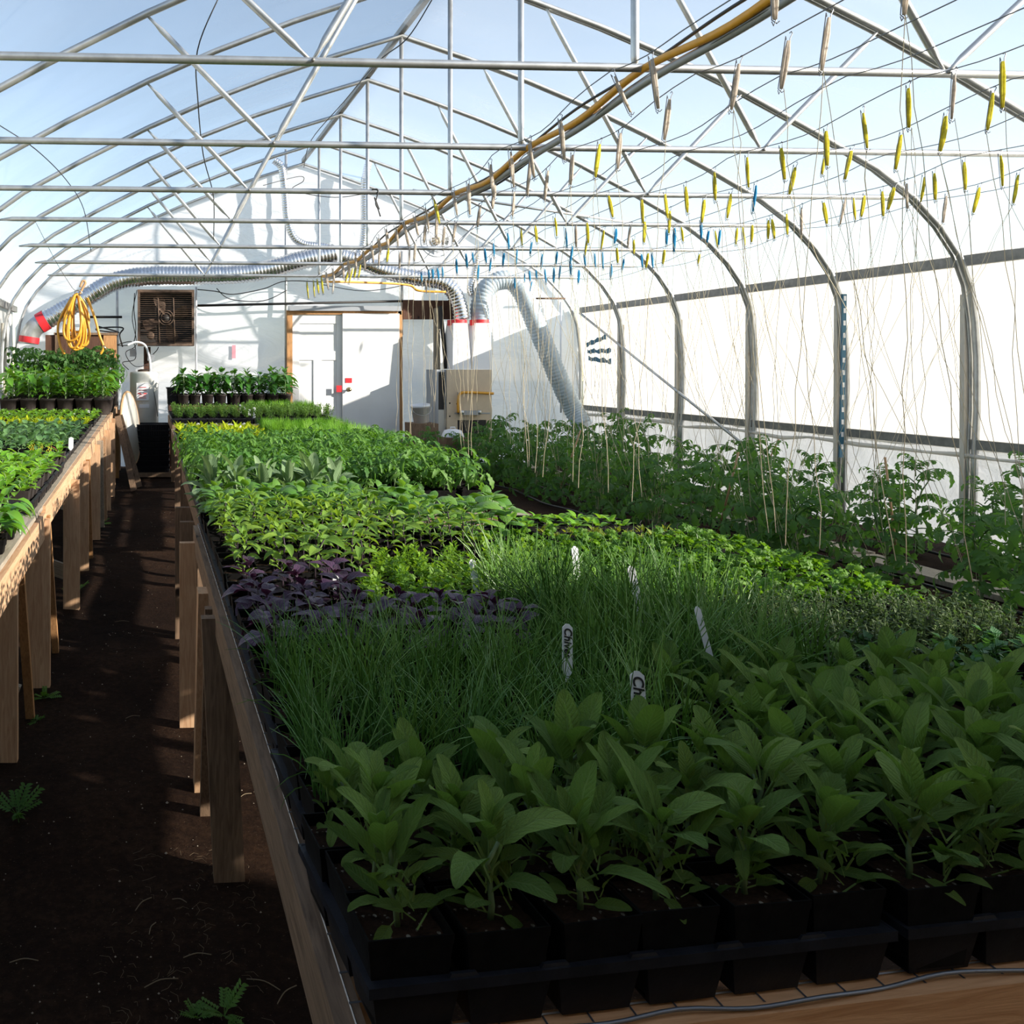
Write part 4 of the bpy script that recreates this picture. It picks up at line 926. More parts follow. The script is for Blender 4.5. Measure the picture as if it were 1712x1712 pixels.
# left bench, rising slightly to the back
zl = lambda y: .80 + .0105 * (y - 3)
t = thing('potting_bench', 'long new lumber bench along the left wall', 'bench', (-1.1, 7.5, 0))
XB = -.47
for y0, y1, dz in ((1.9, 4.02, -.030), (3.98, 12.2, 0)):
    plank(t, 'edge_rail', (XB - .02, y0, zl(y0) - .062 + dz), (XB - .02 + (.05 if y1 > 5 else 0), y1, zl(y1) - .062 + dz), .042, .115, 'wood')
plank(t, 'back_rail', (-1.78, 1.9, zl(1.9) - .06), (-1.78, 12.2, zl(12.2) - .06), .04, .11, 'wood')
for i in range(9): x = -1.70 + 1.16 * i / 8; plank(t, 'top_slat', (x, 1.9, zl(1.9) - .012), (x, 12.2, zl(12.2) - .012), .115, .02, 'woodgrey')
for x, y, w, yt, mt in ((-.545, 3.22, .125, None, 'wood'), (-.49, 3.62, .035, 3.28, 'doorframe'), (-.50, 3.96, .108, None, 'wood'), (-.47, 4.42, .032, 4.02, 'doorframe'), (-.46, 5.22, .098, None, 'wood'),
                      (-.455, 6.12, .075, None, 'wood'), (-.43, 6.55, .03, 6.2, 'doorframe'), (-.455, 7.30, .105, None, 'wood'), (-.42, 7.85, .05, 7.6, 'woodgrey'), (-.40, 8.2, .03, 7.9, 'wood'), (-.43, 8.75, .11, None, 'wood'),
                      (-.42, 9.7, .10, None, 'wood'), (-.42, 10.4, .06, None, 'wood'), (-.43, 11.3, .11, None, 'doorframe'), (-.43, 12.1, .10, None, 'wood')):
    leg(t, x, y, zl(y) - .06, w, .036, mt, ytop=yt)
for y in (3.3, 5.2, 7.3, 9.7, 11.8): leg(t, -1.72, y, zl(y) - .06, .09, .036, 'wood')
for y in (3.3, 5.3, 7.4, 9.7): plank(t, 'low_brace', (-1.7, y + .02, .62), (-.5, y + .02, .18), .09, .03, 'woodgrey', (0, 1, 0))
# black trays stacked at the end of the aisle, round table top and boards leaning on the bench
def flatmesh():
    a, b = MB(), MB(); w, d = .45, .36
    b.frustum((0, 0, 0), w - .03, d - .03, w - .006, d - .006, .066)
    for i in range(14): b.box((-w / 2 + .03 + (w - .06) * i / 13, -d / 2 + .006, .03), (.008, .006, .055))
    for c, q in (((0, -d / 2, .068), (w, .014, .012)), ((0, d / 2, .068), (w, .014, .012)), ((-w / 2 + .007, 0, .068), (.014, d - .014, .012)), ((w / 2 - .007, 0, .068), (.014, d - .014, .012))): a.box(c, q)
    return a.mesh('rim', M['black']), b.mesh('basin', M['black'])
FLAT = flatmesh()
for k in range(8):
    tt = tray(.065, 11.42, .06 + .079 * k, f"black plastic tray, {nth(k + 1)} from the ground in the stack ending the aisle", 'stacked black trays', 0, 1.0)
    tt.children[0].data, tt.children[1].data = FLAT
    for ch in tt.children: ch.name = 'rim' if ch.data is FLAT[0] else 'basin'
tag(link('pallet_board', MB().box((.06, 11.42, .028), (.50, .42, .056)).mesh('pallet_board', M['woodold'])), 'wooden board under the black tray stack', 'board')
t = thing('table_top', 'round cream table top leaning on the end of the bench', 'table', (-.22, 10.95, .66))
t.rotation_euler = (0, math.pi / 2 - .10, -.22)
part('disc', MB().lathe([(0, .012), (.46, .012), (.46, -.012), (0, -.012)], 40), M['cream'], t)
part('rim', MB().tube([(.462 * math.cos(q), .462 * math.sin(q), 0) for q in [k * math.pi / 24 for k in range(48)]], .016, 6, closed=True), M['tan'], t)
for i, (x0, y0, x1, y1) in enumerate(((-.36, 10.3, -.16, 10.0), (-.34, 10.5, -.10, 10.3))):
    tag(link('leaning_board', MB().beam((x0, y0, .85), (x1, y1, .0), .07, .025, (0, 1, 0)).mesh('leaning_board', M['woodold'])), ('wooden board leaning on the round table top, its nearer one', 'wooden board leaning on the round table top, its farther one')[i], 'board', 'leaning boards')

# ------------------------------------------------------------------ herb bench: trays and plants
SK = .155 / 1.64                                         # skew of the front rows
trays_at = []
for j in range(10):
    for i in range(3):
        y = .985 + .262 * j; x = .500 + .605 * i; w = 1
        rot = math.atan(SK) * max(0, 1 - j / 3); yy = y + (x - .5) * SK * max(0, 1 - j / 3)
        if i == 2: x -= .05
        if j == 9 and i >= 1: continue
        if i == 2 and j < 2: continue
        if i == 2: tray(1.705 if False else x - .08, yy, BZ + .002, f"black plastic tray, {nth(j + 1)} row from the front, by the tomato bed", 'trays on the herb bench', rot, .86); trays_at.append((x - .08, yy, rot, .86)); continue
        tray(x, yy, BZ + .002, f"black plastic tray, {nth(j + 1)} row from the front, {('along the aisle', 'in the middle column')[i]}", 'trays on the herb bench', rot); trays_at.append((x, yy, rot, 1))
def fill(tr, name, desc, cat, group, protos, pot, scale=1, nx=6, ny=3, keep=None, r0=0, jit=.004, where=''):
    x0, y0, rot, s = tr
    for j in range(ny):
        for i in range(nx):
            u, v = (-.5 + (i + .5) / nx) * TRAY_W * s, (-.5 + (j + .5) / ny) * TRAY_D * s
            x, y = x0 + u * math.cos(rot) - v * math.sin(rot), y0 + u * math.sin(rot) + v * math.cos(rot)
            if keep and not keep(x, y): continue
            COUNT[group] = COUNT.get(group, 0) + 1
            key = (group, round((y - SK * (x - .5) * (y < 1.5)) / .083)); 
            lab = f"{desc}, {nth(j + 1)} row and {nth(i + 1)} pot of {where}"
            plant(name, lab, cat, (x + R.uniform(-jit, jit), y + R.uniform(-jit, jit), BZ + .006), protos, pot, group, scale, rotpot=rot + R.uniform(-.03, .03))
COUNT = {}
TR = {}
k = 0
for j in range(10):
    for i in range(3):
        if (j == 9 and i >= 1) or (i == 2 and j < 2): continue
        TR[(j, i)] = trays_at[k]; k += 1
W_ = {(j, i): f"{('aisle', 'middle', 'bed')[i]} side tray {nth(j + 1)} from front" for j in range(10) for i in range(3)}
SG = [proto_sage('sage', s) for s in range(6)]
for q in ((0, 0), (0, 1), (1, 1)):
    fill(TR[q], 'potted_sage', 'grey-green sage plant', 'herb', 'potted sage plants', SG, 'sage', 1.0 if q[0] == 0 else .9, where=W_[q])
CH = [[('blades', chives(s, 64, .150, .032, w=.00115, out=.55), Matrix())] for s in range(5)]
for q, kp in (((1, 0), None), ((2, 0), lambda x, y: y < 1.62), ((2, 1), lambda x, y: x < 1.24), ((3, 1), lambda x, y: x < 1.18), ((4, 1), lambda x, y: x < 1.02 and y < 2.04)):
    fill(TR[q], 'potted_chives', 'chives clump', 'herb', 'chives clumps', CH, 'sage', 1.0 if q[1] == 0 else 1.25, where=W_[q], keep=kp)
PU = [pairs_plant(PURPLE, 'stemdark', .075, 4, 5, 45, 1.15, .85, s, .3) for s in range(5)]
fill(TR[(2, 0)], 'purple_basil', 'dark purple basil', 'herb', 'purple basil plants', PU, 'sage', .9, where=W_[(2, 0)], keep=lambda x, y: y >= 1.62)
for q, kp in (((3, 0), None), ((4, 0), lambda x, y: x < .52)): fill(TR[q], 'purple_basil', 'dark purple basil', 'herb', 'purple basil plants', PU, 'sage', 1.0, where=W_[q], keep=kp)
TH = [[('foliage', foliage(s, 'thyme', .080, .050, 300, .0105, .0062), Matrix())] for s in range(5)]
for q, kp in (((2, 1), lambda x, y: x >= 1.24), ((3, 1), lambda x, y: x >= 1.18), ((2, 2), lambda x, y: y > 1.60), ((3, 2), None)): fill(TR[q], 'potted_thyme', 'small-leaved dark thyme', 'herb', 'thyme plants', TH, 'sage', 1.05, where=W_[q], keep=kp)
MI = [[('foliage', foliage(s + 50, 'mint', .07, .04, 70, .022, .017), Matrix())] for s in range(3)]
fill(TR[(2, 2)], 'potted_mint', 'small soft-leaved mint', 'herb', 'mint plants', MI, 'sage', 1.0, where=W_[(2, 2)], keep=lambda x, y: y <= 1.60)
OR = [[('foliage', foliage(s + 20, 'oregano', .085, .045, 170, .019, .012), Matrix())] for s in range(4)]
for q, kp in (((4, 0), lambda x, y: x >= .52), ((5, 0), lambda x, y: x >= .60), ((4, 1), lambda x, y: x < 1.02 and y >= 2.04), ((5, 1), lambda x, y: x < 1.08)): fill(TR[q], 'potted_oregano', 'bright small-leaved oregano', 'herb', 'oregano plants', OR, 'sage', .9, where=W_[q], keep=kp)
PA = [proto_radial(PARS, 9, 78, 30, 1.1, s) for s in range(5)]
for q, kp in (((4, 1), lambda x, y: x >= 1.02), ((5, 1), lambda x, y: x >= 1.08), ((4, 2), None), ((5, 2), None), ((6, 1), lambda x, y: x > 1.0), ((6, 2), None)): fill(TR[q], 'potted_parsley', 'bright green parsley', 'herb', 'parsley plants', PA, 'sage', .82, where=W_[q], keep=kp)
TB = [pairs_plant(THAI, 'stemdark', .135, 5, 40, 15, .8, 1.05, s, .35) for s in range(5)]
for q, kp in (((5, 0), lambda x, y: x < .60), ((6, 0), None), ((7, 0), None), ((6, 1), lambda x, y: x <= 1.0)): fill(TR[q], 'thai_basil', 'dark-stemmed green basil', 'herb', 'pointed-leaf basil plants', TB, 'sage', .95, where=W_[q], keep=kp)
SB = [pairs_plant(BASIL, 'stemgreen', .12, 4, 20, 20, .85, 1.1, s, .4) for s in range(5)]
for q, kp in (((8, 0), None), ((7, 1), lambda x, y: x < 1.2), ((8, 1), lambda x, y: x < 1.0), ((9, 0), lambda x, y: y < 3.28)): fill(TR[q], 'sweet_basil', 'broad-leaf sweet basil', 'herb', 'sweet basil plants', SB, 'sage', 1.0, where=W_[q], keep=kp)
SP = [proto_sage('sagepale', s + 30, 1.55) for s in range(4)]
fill(TR[(9, 0)], 'potted_sage', 'pale silvery sage', 'herb', 'pale sage plants', SP, 'sage', 1.0, where=W_[(9, 0)], keep=lambda x, y: y >= 3.28)
RD = [proto_radial(lv('redleaf', 3, L=.04, W=.02, curl=.5, shape='lance', n=4, pet=.01), 7, 85, 45, .8, s, stemmesh(M['stemdark'], .05, .0016, .001, s)) for s in range(4)]
fill(TR[(7, 2)], 'red_seedling', 'small red-green seedling', 'seedling', 'small red-green seedlings', RD, 'sage', .9, where=W_[(7, 2)])
LE = [proto_radial(lv('fresh', 3, L=.055, W=.032, curl=.8, shape='ovate', n=5, pet=.01), 9, 75, 30, .85, s) for s in range(4)]
fill(TR[(8, 2)], 'leafy_seedling', 'fresh green leafy seedling', 'seedling', 'fresh green leafy seedlings', LE, 'sage', .85, where=W_[(8, 2)], keep=lambda x, y: x < 1.78)
# plant tags with handwriting
def ptag(px, p0, p1, y, lab, text='', lean=.1, w=.017, back=.05):
    a, b = PY(px, p0, y), PY(px, p1, y); L = (a - b).length + back
    t = thing('plant_tag', lab, 'plant tag', a); t.rotation_euler = (-.22, lean, -.06)
    mb = MB(); n = 6; vs = []
    prof = [(-w * .15, 0), (-w / 2, -.006), (-w / 2, -L * .8), (-w * .12, -L), (w * .12, -L), (w / 2, -L * .8), (w / 2, -.006), (w * .15, 0)]
    vs = [(x, 0, z) for x, z in prof] + [(x, .0012, z) for x, z in prof]
    mb.add(vs, [tuple(range(8)), tuple(range(15, 7, -1))] + [(i, 8 + i, 8 + (i + 1) % 8, (i + 1) % 8) for i in range(8)])
    part('tag_blade', mb, M['whiteplastic'], t)
    if text:
        cu = bpy.data.curves.new('lettering', 'FONT'); cu.body = text; cu.size = w * 1.05; cu.shear = .15; cu.extrude = .0003; cu.offset = .0004; cu.align_y = 'CENTER'
        tmp = bpy.data.objects.new('lettering_curve', cu); me = bpy.data.meshes.new_from_object(tmp); bpy.data.objects.remove(tmp); bpy.data.curves.remove(cu)
        me.materials.clear(); me.materials.append(M['ink']); me.name = 'lettering'
        o = link('lettering', me, t); o.rotation_euler = (math.pi / 2, math.pi / 2, 0); o.location = (.0, -.0008, -.006)
    return t
ptag(949, 1043, 1086, 1.40, 'white tag lettered Chives, standing among chives by the purple basil', 'Chives')
ptag(1065, 1122, 1185, 1.22, 'white tag lettered Chives, lowest one beside the sage leaves', 'Chives', .05, .021)
ptag(1054, 946, 1000, 1.74, 'white tag leaning among chives in front of the parsley', '', -.12, .016, .09)
ptag(1165, 1014, 1060, 1.45, 'narrow white tag between chives and thyme', '', -.15, .011, .06)
ptag(961, 913, 935, 2.12, 'white tag between green basil and parsley', '', .0, .018, .09)
ptag(789, 935, 962, 2.14, 'white tag standing among the bright small-leaved oregano', '', -.1, .017)
ptag(563, 960, 974, 2.10, 'round-topped white tag behind the purple basil', '', 0, .02)
ptag(886, 920, 935, 2.5, 'white tag among the sweet basil leaves', '', .1, .02)

# ------------------------------------------------------------------ tomato seedlings, bright seedlings, flats at the back
TSD = [proto_tomseed(s) for s in range(6)]
def traygrid(x0, y0, nx, ny, z, desc, group, s=1, dy=.262, dx=.60):
    for j in range(ny):
        for i in range(nx): tray(x0 + dx * i * s, y0 + dy * j * s, z, f"{desc}, {nth(j + 1)} row from the front, {nth(i + 1)} from the aisle", group, R.uniform(-.01, .01), s)
traygrid(.52, 3.95, 2, 7, .783, 'black tray under tomato seedlings', 'trays under the tomato seedlings', 1.02)
block('tomato_seedling', 'bushy tomato seedling in black pot', 'seedling', 'tomato seedlings in pots', .30, 3.88, 11, 14, .118, .131, .790, TSD, 'sage', 1.08, .01)
LI = [proto_radial(lv('lime', 3, L=.05, W=.022, curl=.6, shape='lance', n=4, pet=.012), 9, 82, 30, .9, s) for s in range(4)]
traygrid(.53, 5.98, 2, 8, .805, 'black flat under bright seedlings', 'flats on the bright seedling bench')
block('lime_seedling', 'lime yellow seedling in black pot', 'seedling', 'lime yellow seedlings', .30, 5.86, 7, 18, .105, .125, .812, LI, 'cell', 1.45, .01)
GR = [[('blades', chives(s + 60, 60, .12, .035, 'fresh', .0016, .15), Matrix())] for s in range(3)]
block('grassy_seedling', 'grassy green seedling clump', 'seedling', 'grassy green seedling clumps', 1.06, 5.90, 7, 16, .11, .135, .812, GR, 'cell', 1.0, .01)
HB = [[('foliage', foliage(s + 80, 'herb', .125, .062, 150, .024, .013), Matrix())] for s in range(4)]
traygrid(.55, 9.4, 3, 6, .825, 'black flat under low herbs', 'flats under the low herbs')
block('low_herb', 'low grey-green herb plug', 'herb', 'low herb plugs', .33, 9.33, 14, 6, .128, .16, .832, HB, 'cell', 1.0, .012)
block('grassy_plug', 'upright fresh green plug in flat', 'seedling', 'fresh green plugs', 1.30, 10.4, 7, 5, .12, .13, .832, GR, 'cell', 1.1, .012)
PD = [pairs_plant(PEPPERDK, 'stemgreen', .25, 10, 20, 0, 1.25, 1.7, s, .12, stemr=.004) for s in range(5)]
block('potted_pepper', 'dark leafy pepper in round black pot', 'pepper plant', 'pepper pots on the raised stand', .47, 11.46, 9, 3, .172, .20, .932, PD, 'mid', 1.12, .01)
t = thing('black_crate', 'black open crate at the aisle end of the pepper pots', 'crate', (.35, 11.7, .932))
part('walls', MB().frustum((0, 0, 0), .16, .3, .18, .32, .22), M['black'], t); part('rim', (lambda m: [m.box(*q) for q in (((0, -.165, .22), (.20, .012, .014)), ((0, .165, .22), (.20, .012, .014)), ((-.095, 0, .22), (.012, .318, .014)), ((.095, 0, .22), (.012, .318, .014)))] and m)(MB()), M['black'], t)
for i, (px, p0, p1, y) in enumerate(((425, 681, 701, 9.4), (402, 676, 686, 10.2), (409, 680, 688, 10.1), (417, 684, 690, 9.9), (403, 711, 716, 7.6))):
    ptag(px, p0, p1, y, ('tall white tag between herb flats and grassy seedlings', 'white tag among far herbs, its tallest', 'white tag among far herbs beside the tallest', 'short white tag among the far herbs', 'white tag beside the lime seedlings')[i], '', 0, .03)

# ------------------------------------------------------------------ left bench
PP = [pairs_plant(PEPPER, 'stemgreen', .14, 7, 30, 0, 1.2, 1.6, s, .2, stemr=.0035) for s in range(5)]
block('potted_pepper', 'light green pepper in square pot', 'pepper plant', 'near peppers on the left bench', -.525, 3.02, 3, 3, .12, .12, 0, PP, 'plug', .75, .01, zf=zl, rev=True)
VG = [proto_radial(lv('fresh', 3, L=.05, W=.03, curl=.7, n=5, pet=.015), 8, 70, 25, .9, s, stemmesh(M['stemgreen'], .04, .002, .001, s)) for s in range(4)]
block('brown_pot_seedling', 'green seedling in dusty brown pot', 'seedling', 'seedlings in dusty brown pots', -.555, 3.80, 5, 13, .10, .105, 0, VG, 'brown', 1.5, .006, zf=zl, rev=True)
for k in range(5):
    tray(-.79, 3.86 + .29 * k, zl(3.9 + .29 * k) - .0, f"black tray under the brown pots, {nth(k + 1)} from the front", 'trays under the brown pots', 0, 1.0)
tt = plant('brown_pot_seedling', 'seedling in the one red brown pot', 'seedling', (-.55, 5.30, zl(5.3)), VG, 'brown', None, 1.4)
tt.children[0].data = tt.children[0].data.copy(); tt.children[0].data.materials[0] = M['terracotta']
BL = [proto_radial(lv('blueleaf', 3, L=.065, W=.052, curl=.8, shape='round', n=5, pet=.035), 7, 70, 25, .85, s, stemmesh(M['stemgreen'], .05, .002, .0015, s)) for s in range(4)]
for k in range(10):
    for i in range(2): tray(-.79 - .56 * i, 5.55 + .27 * k, zl(5.55 + .27 * k) + .0, f"black flat on the left bench, {nth(k + 1)} from the front, {('aisle side', 'wall side')[i]}", 'flats on the left bench', 0, .92)
YS = [proto_radial(lv('fresh', 2, L=.030, W=.024, curl=.8, n=4, pet=.008), 5, 70, 20, .8, s) for s in range(2)]
YS = [[('stem', stemmesh(M['yellowtw'], .06, .0022, .0016, i), Matrix())] + [(n_, me_, Matrix.Translation((0, 0, .058)) @ x_) for n_, me_, x_ in p_] for i, p_ in enumerate(YS)]
block('pale_stem_seedling', 'yellow-stemmed seedling in flat corner', 'seedling', 'yellow-stemmed seedlings', -.575, 5.50, 4, 4, .06, .07, 0, YS, 'plug', 1.0, .005, zf=lambda y: zl(y) + .006, rev=True)
block('squash_seedling', 'bluish round-leaf seedling', 'seedling', 'bluish round-leaf seedlings', -.60, 5.84, 9, 14, .118, .14, 0, BL, 'cell', 1.1, .012, zf=lambda y: zl(y) + .006, rev=True)
block('yellow_seedling', 'yellow-green seedling in flat', 'seedling', 'yellow-green seedlings on left bench', -.58, 7.85, 9, 5, .118, .14, 0, LI, 'cell', 1.1, .012, zf=lambda y: zl(y) + .006, rev=True)
block('round_leaf_seedling', 'fresh green seedling in far flat', 'seedling', 'fresh green seedlings on left bench', -.565, 8.6, 10, 9, .118, .15, 0, VG, 'cell', 1.15, .012, zf=lambda y: zl(y) + .004, rev=True)
traygrid_l = [tray(-.785, 8.5 + .3 * k, zl(8.5 + .3 * k), f"black flat beside the bench rail, {nth(k + 1)} along the far part", 'flats by the far bench rail', 0, .9) for k in range(5)]
PB = [pairs_plant(PEPPER, 'stemgreen', .27, 11, 25, 0, 1.2, 1.6, s, .15, stemr=.005) for s in range(5)]
block('potted_pepper', 'lush pepper in round black pot', 'pepper plant', 'pepper pots on the left bench', -.53, 10.25, 6, 6, .222, .225, 0, PB, 'big', 1.18, .01, zf=zl, rev=True, skip=lambda x, y, i, j: y > 11.0 and i > 3)
TL = [proto_tomato(s + 70, .40, 18) for s in range(4)]
block('potted_tomato', 'tall tomato in round black pot', 'tomato plant', 'potted tomatoes at the back of the left bench', -.56, 11.60, 6, 2, .22, .26, 0, TL, 'big', 1.08, .01, zf=lambda y: zl(y) + .12, rev=True)
for k in range(2): tag(link('low_shelf', MB().box((-1.1, 11.62 + .26 * k, zl(11.7) + .055), (1.25, .24, .11)).mesh('low_shelf', M['woodold'])), f"low wooden riser under the potted tomatoes, {('front', 'back')[k]} one", 'riser')
for i, (px, p0, p1, y) in enumerate(((123, 690, 701, 9.3), (148, 686, 692, 9.6), (146, 697, 705, 8.9), (132, 705, 713, 8.4), (119, 731, 740, 5.5), (3, 694, 704, 9.2), (15, 690, 700, 9.4))):
    ptag(px, p0, p1, y, ('tall white tag in far left flats near the rail', 'white tag before the round pepper pots', 'white tag just under the one by the pepper pots', 'leaning white tag above the bluish seedlings', 'white tag by the yellow-stemmed seedlings', 'white tag at the left edge of the yellow seedlings', 'slim white tag beside the leftmost black pot')[i], '', .1 * (i % 3 - 1), .03)

# ------------------------------------------------------------------ tomato bed in the ground
TBD = [proto_tomato(s, .56 + .06 * (s % 3), 22) for s in range(6)]
rows = ((4.38, 5.55, 15, 'nearest the path'), (4.92, 4.45, 17, 'between path and plank walk'), (5.86, 4.4, 17, 'along the right wall'))
PLANTS = []
for xr, y0, n, where in rows:
    for i in range(n):
        x, y = xr + R.uniform(-.10, .10), y0 + i * .475 + R.uniform(-.08, .08)
        if y > 12.2: continue
        PLANTS.append((x, y)); s = R.uniform(.9, 1.2) * (1.1 if xr > 5.5 else 1.0)
        plant('tomato_plant', f"young tomato plant in the ground, {where}, {nth(i + 1)} from the camera end", 'tomato plant', (x, y, -.01), TBD, None, 'tomato plants in the bed', s)
for i, (x, y) in enumerate(((2.75, 10.6), (3.15, 10.9), (3.5, 10.5), (3.95, 10.9), (4.0, 10.2), (3.3, 10.1), (4.35, 11.5))):
    plant('tomato_plant', f"young tomato plant in front of the furnace, {nth(i + 1)} of that short row", 'tomato plant', (x, y, -.01), TBD, None, 'tomato plants in the bed', .92)
for i in range(4): tag(link('walk_plank', MB().box((0, 0, 0), (.24, 1.95, .035)).mesh('walk_plank', M['woodgrey'])), f"grey plank laid between tomato rows, {nth(i + 1)} from the camera end", 'plank', 'planks in the tomato bed').location = (5.36 + .03 * (i % 2), 5.2 + 2.0 * i, .018 + .004 * i)
for i, x in enumerate((4.16, 4.62, 5.05, 6.02)):
    pts = spline([(x + .03 * math.sin(k * 1.9 + i), 4.2 + .5 * k, .018 + .006 * (k % 3)) for k in range(17)], 4)
    tag(link('drip_hose', MB().tube(pts, .011, 6).mesh('drip_hose', M['blackrub'])), f"black drip hose in the tomato bed, {nth(i + 1)} from the path", 'hose', 'drip hoses')
for i, (x, y) in enumerate(((5.75, 6.3), (6.0, 5.2), (4.8, 7.0), (5.9, 8.2), (5.8, 4.7), (4.6, 9.4))):
    tag(link('bamboo_stake', MB().tube([(x, y, 0), (x + R.uniform(-.2, .2), y + R.uniform(-.3, .1), .75)], .008, 6).mesh('bamboo_stake', M['tan'])), f"thin bamboo stake leaning among tomatoes, {nth(i + 1)} placed of six", 'stake', 'bamboo stakes')

# ------------------------------------------------------------------ trellis wires, twine hooks and strings
WIRES = [2.16, 2.36, 2.58, 3.0, 3.32, 3.68, 4.15, 4.62, 5.15, 5.75, 6.05]
def wz(y):
    ys = sorted(RIBS + [2.70]); zmin = CHZ[3.94]
    for a, b in zip(ys, ys[1:]):
        if a <= y <= b:
            f = (y - a) / (b - a); return CHZ[a] + (CHZ[b] - CHZ[a]) * f - .025 - .05 * math.sin(math.pi * f)
    return CHZ[2.70] - .03 if y < 2.7 else CHZ[11.42] - .03
for i, x in enumerate(WIRES):
    ymax = 11.42; pts = [(x + .02 * math.sin(k), 2.6 + (ymax - 2.6) * k / 60, wz(2.6 + (ymax - 2.6) * k / 60)) for k in range(61)]
    tag(link('trellis_wire', MB().tube(pts, .0028, 5).mesh('trellis_wire', M['wire'])), f"thin trellis wire under the truss chords, {nth(i + 1)} from the aisle", 'wire', 'trellis wires')
HK = {}
HK['white'] = [(1026, 97, 1056, 168), (1089, 62, 1099, 151), (1169, 6, 1171, 105), (1294, -40, 1297, 40), (1120, 170, 1113, 242), (1038, 211, 1030, 276), (1236, 103, 1226, 184), (1319, 68, 1310, 153), (1387, 38, 1376, 132), (1519, -25, 1513, 63),
 (1596, 120, 1596, 197), (937, 168, 943, 238), (886, 197, 896, 260), (853, 220, 859, 283), (820, 240, 825, 300), (783, 270, 787, 325), (1516, 297, 1516, 343), (1583, 305, 1574, 354), (1340, 338, 1341, 385), (1414, 332, 1406, 377), (710, 317, 716, 361), (693, 330, 700, 365), (675, 338, 684, 380), (661, 357, 666, 393), (645, 365, 650, 400),
 (758, 295, 764, 337), (860, 302, 857, 346), (889, 265, 883, 333), (917, 270, 911, 322), (958, 249, 954, 303), (828, 317, 822, 361), (804, 330, 798, 370), (763, 357, 757, 394), (731, 370, 729, 405), (712, 378, 709, 412), (744, 368, 740, 402), (695, 395, 692, 426), (685, 405, 683, 437), (669, 410, 668, 440), (963, 360, 965, 398), (1055, 365, 1051, 403),
 (712, 460, 713, 480), (497, 465, 499, 490), (545, 440, 549, 470), (556, 436, 559, 462), (494, 480, 495, 505), (558, 475, 556, 500), (582, 421, 584, 450), (594, 405, 597, 435), (607, 390, 612, 425), (621, 380, 625, 412), (632, 378, 636, 405), (573, 430, 575, 455), (635, 425, 634, 450)]
HK['yellow'] = [(1003, 228, 995, 288), (1249, 249, 1254, 303), (1306, 235, 1312, 292), (1381, 213, 1384, 275), (1443, 187, 1449, 251), (1519, 156, 1524, 226), (1582, 202, 1569, 267), (1661, 172, 1648, 240), (1677, 95, 1681, 177), (1508, 225, 1499, 287), (1425, 247, 1412, 300), (1381, 280, 1376, 307), (1612, 268, 1618, 318), (1672, 253, 1675, 308), (1703, 270, 1694, 321), (1562, 287, 1566, 335),
 (1112, 316, 1119, 360), (1120, 342, 1119, 382), (1146, 303, 1151, 350), (1194, 279, 1198, 329), (1178, 324, 1171, 366), (1222, 315, 1215, 359), (1330, 277, 1320, 326), (1427, 318, 1430, 358), (1446, 328, 1440, 367), (1475, 307, 1478, 352), (1496, 320, 1486, 361), (1545, 311, 1539, 356), (1638, 296, 1627, 342), (1315, 350, 1319, 388), (1377, 327, 1382, 366), (1290, 362, 1293, 398), (1285, 365, 1282, 400), (1241, 366, 1245, 400), (1233, 376, 1231, 406), (1258, 370, 1255, 402), (1195, 373, 1198, 404), (1138, 388, 1142, 415), (1111, 409, 1109, 436), (1170, 410, 1167, 426),
 (725, 311, 735, 355), (650, 418, 647, 445), (1017, 332, 1023, 372), (1073, 325, 1076, 368), (1078, 362, 1075, 400), (981, 356, 985, 393), (983, 388, 979, 420), (1010, 373, 1006, 408), (927, 370, 931, 404), (895, 382, 899, 413), (871, 395, 874, 426), (1031, 415, 1034, 443), (1060, 410, 1061, 436), (1084, 415, 1081, 442), (513, 450, 516, 480), (524, 447, 526, 476), (530, 445, 533, 470), (537, 440, 541, 470), (585, 455, 577, 480), (590, 450, 583, 478), (603, 440, 599, 465), (595, 445, 592, 465)]
HK['blue'] = [(1264, 302, 1256, 350), (1172, 374, 1173, 405), (1186, 396, 1183, 418), (1205, 390, 1200, 418), (1115, 397, 1116, 425), (1128, 392, 1127, 434), (945, 365, 948, 401), (1030, 375, 1027, 402), (848, 403, 850, 433), (958, 398, 954, 430), (932, 408, 929, 432), (907, 411, 905, 436), (890, 415, 886, 438), (865, 424, 862, 452), (843, 430, 840, 454), (825, 410, 826, 435), (810, 416, 813, 443), (790, 430, 792, 450), (779, 432, 782, 458), (763, 435, 765, 462), (821, 435, 819, 460), (800, 450, 798, 478), (1072, 412, 1074, 437), (1043, 428, 1040, 450), (1090, 403, 1091, 432), (1007, 422, 1010, 452), (1022, 431, 1020, 457), (994, 432, 995, 457), (977, 434, 979, 455), (953, 440, 954, 465), (968, 442, 966, 466), (911, 447, 913, 472), (926, 446, 925, 473), (938, 448, 935, 472), (896, 455, 898, 473), (877, 457, 877, 472), (885, 455, 886, 475), (890, 470, 886, 488), (861, 468, 860, 488), (704, 460, 706, 478), (717, 452, 718, 472), (731, 448, 733, 470), (739, 440, 740, 460), (723, 456, 724, 474)]
per = {}
for colr, lst in HK.items():
    for px, py, qx, qy in lst:
        best = None
        for wi, X in enumerate(WIRES):
            y = PX(px, X)
            if not 2.75 < y < 11.6: continue
            d = y * CY + X * SY; pz = HOR - (wz(y) - .02 - CAM_H) * F_PX / d
            e = abs(pz - py)
            if best is None or e < best[0]: best = (e, wi, X, y, d)
        if best and best[0] < 40: per.setdefault(best[1], []).append((best[3], colr, best[2], (qx - px) * best[4] / F_PX, (qy - py) * best[4] / F_PX))
TW = {c: None for c in HK}
sr = random.Random(5)
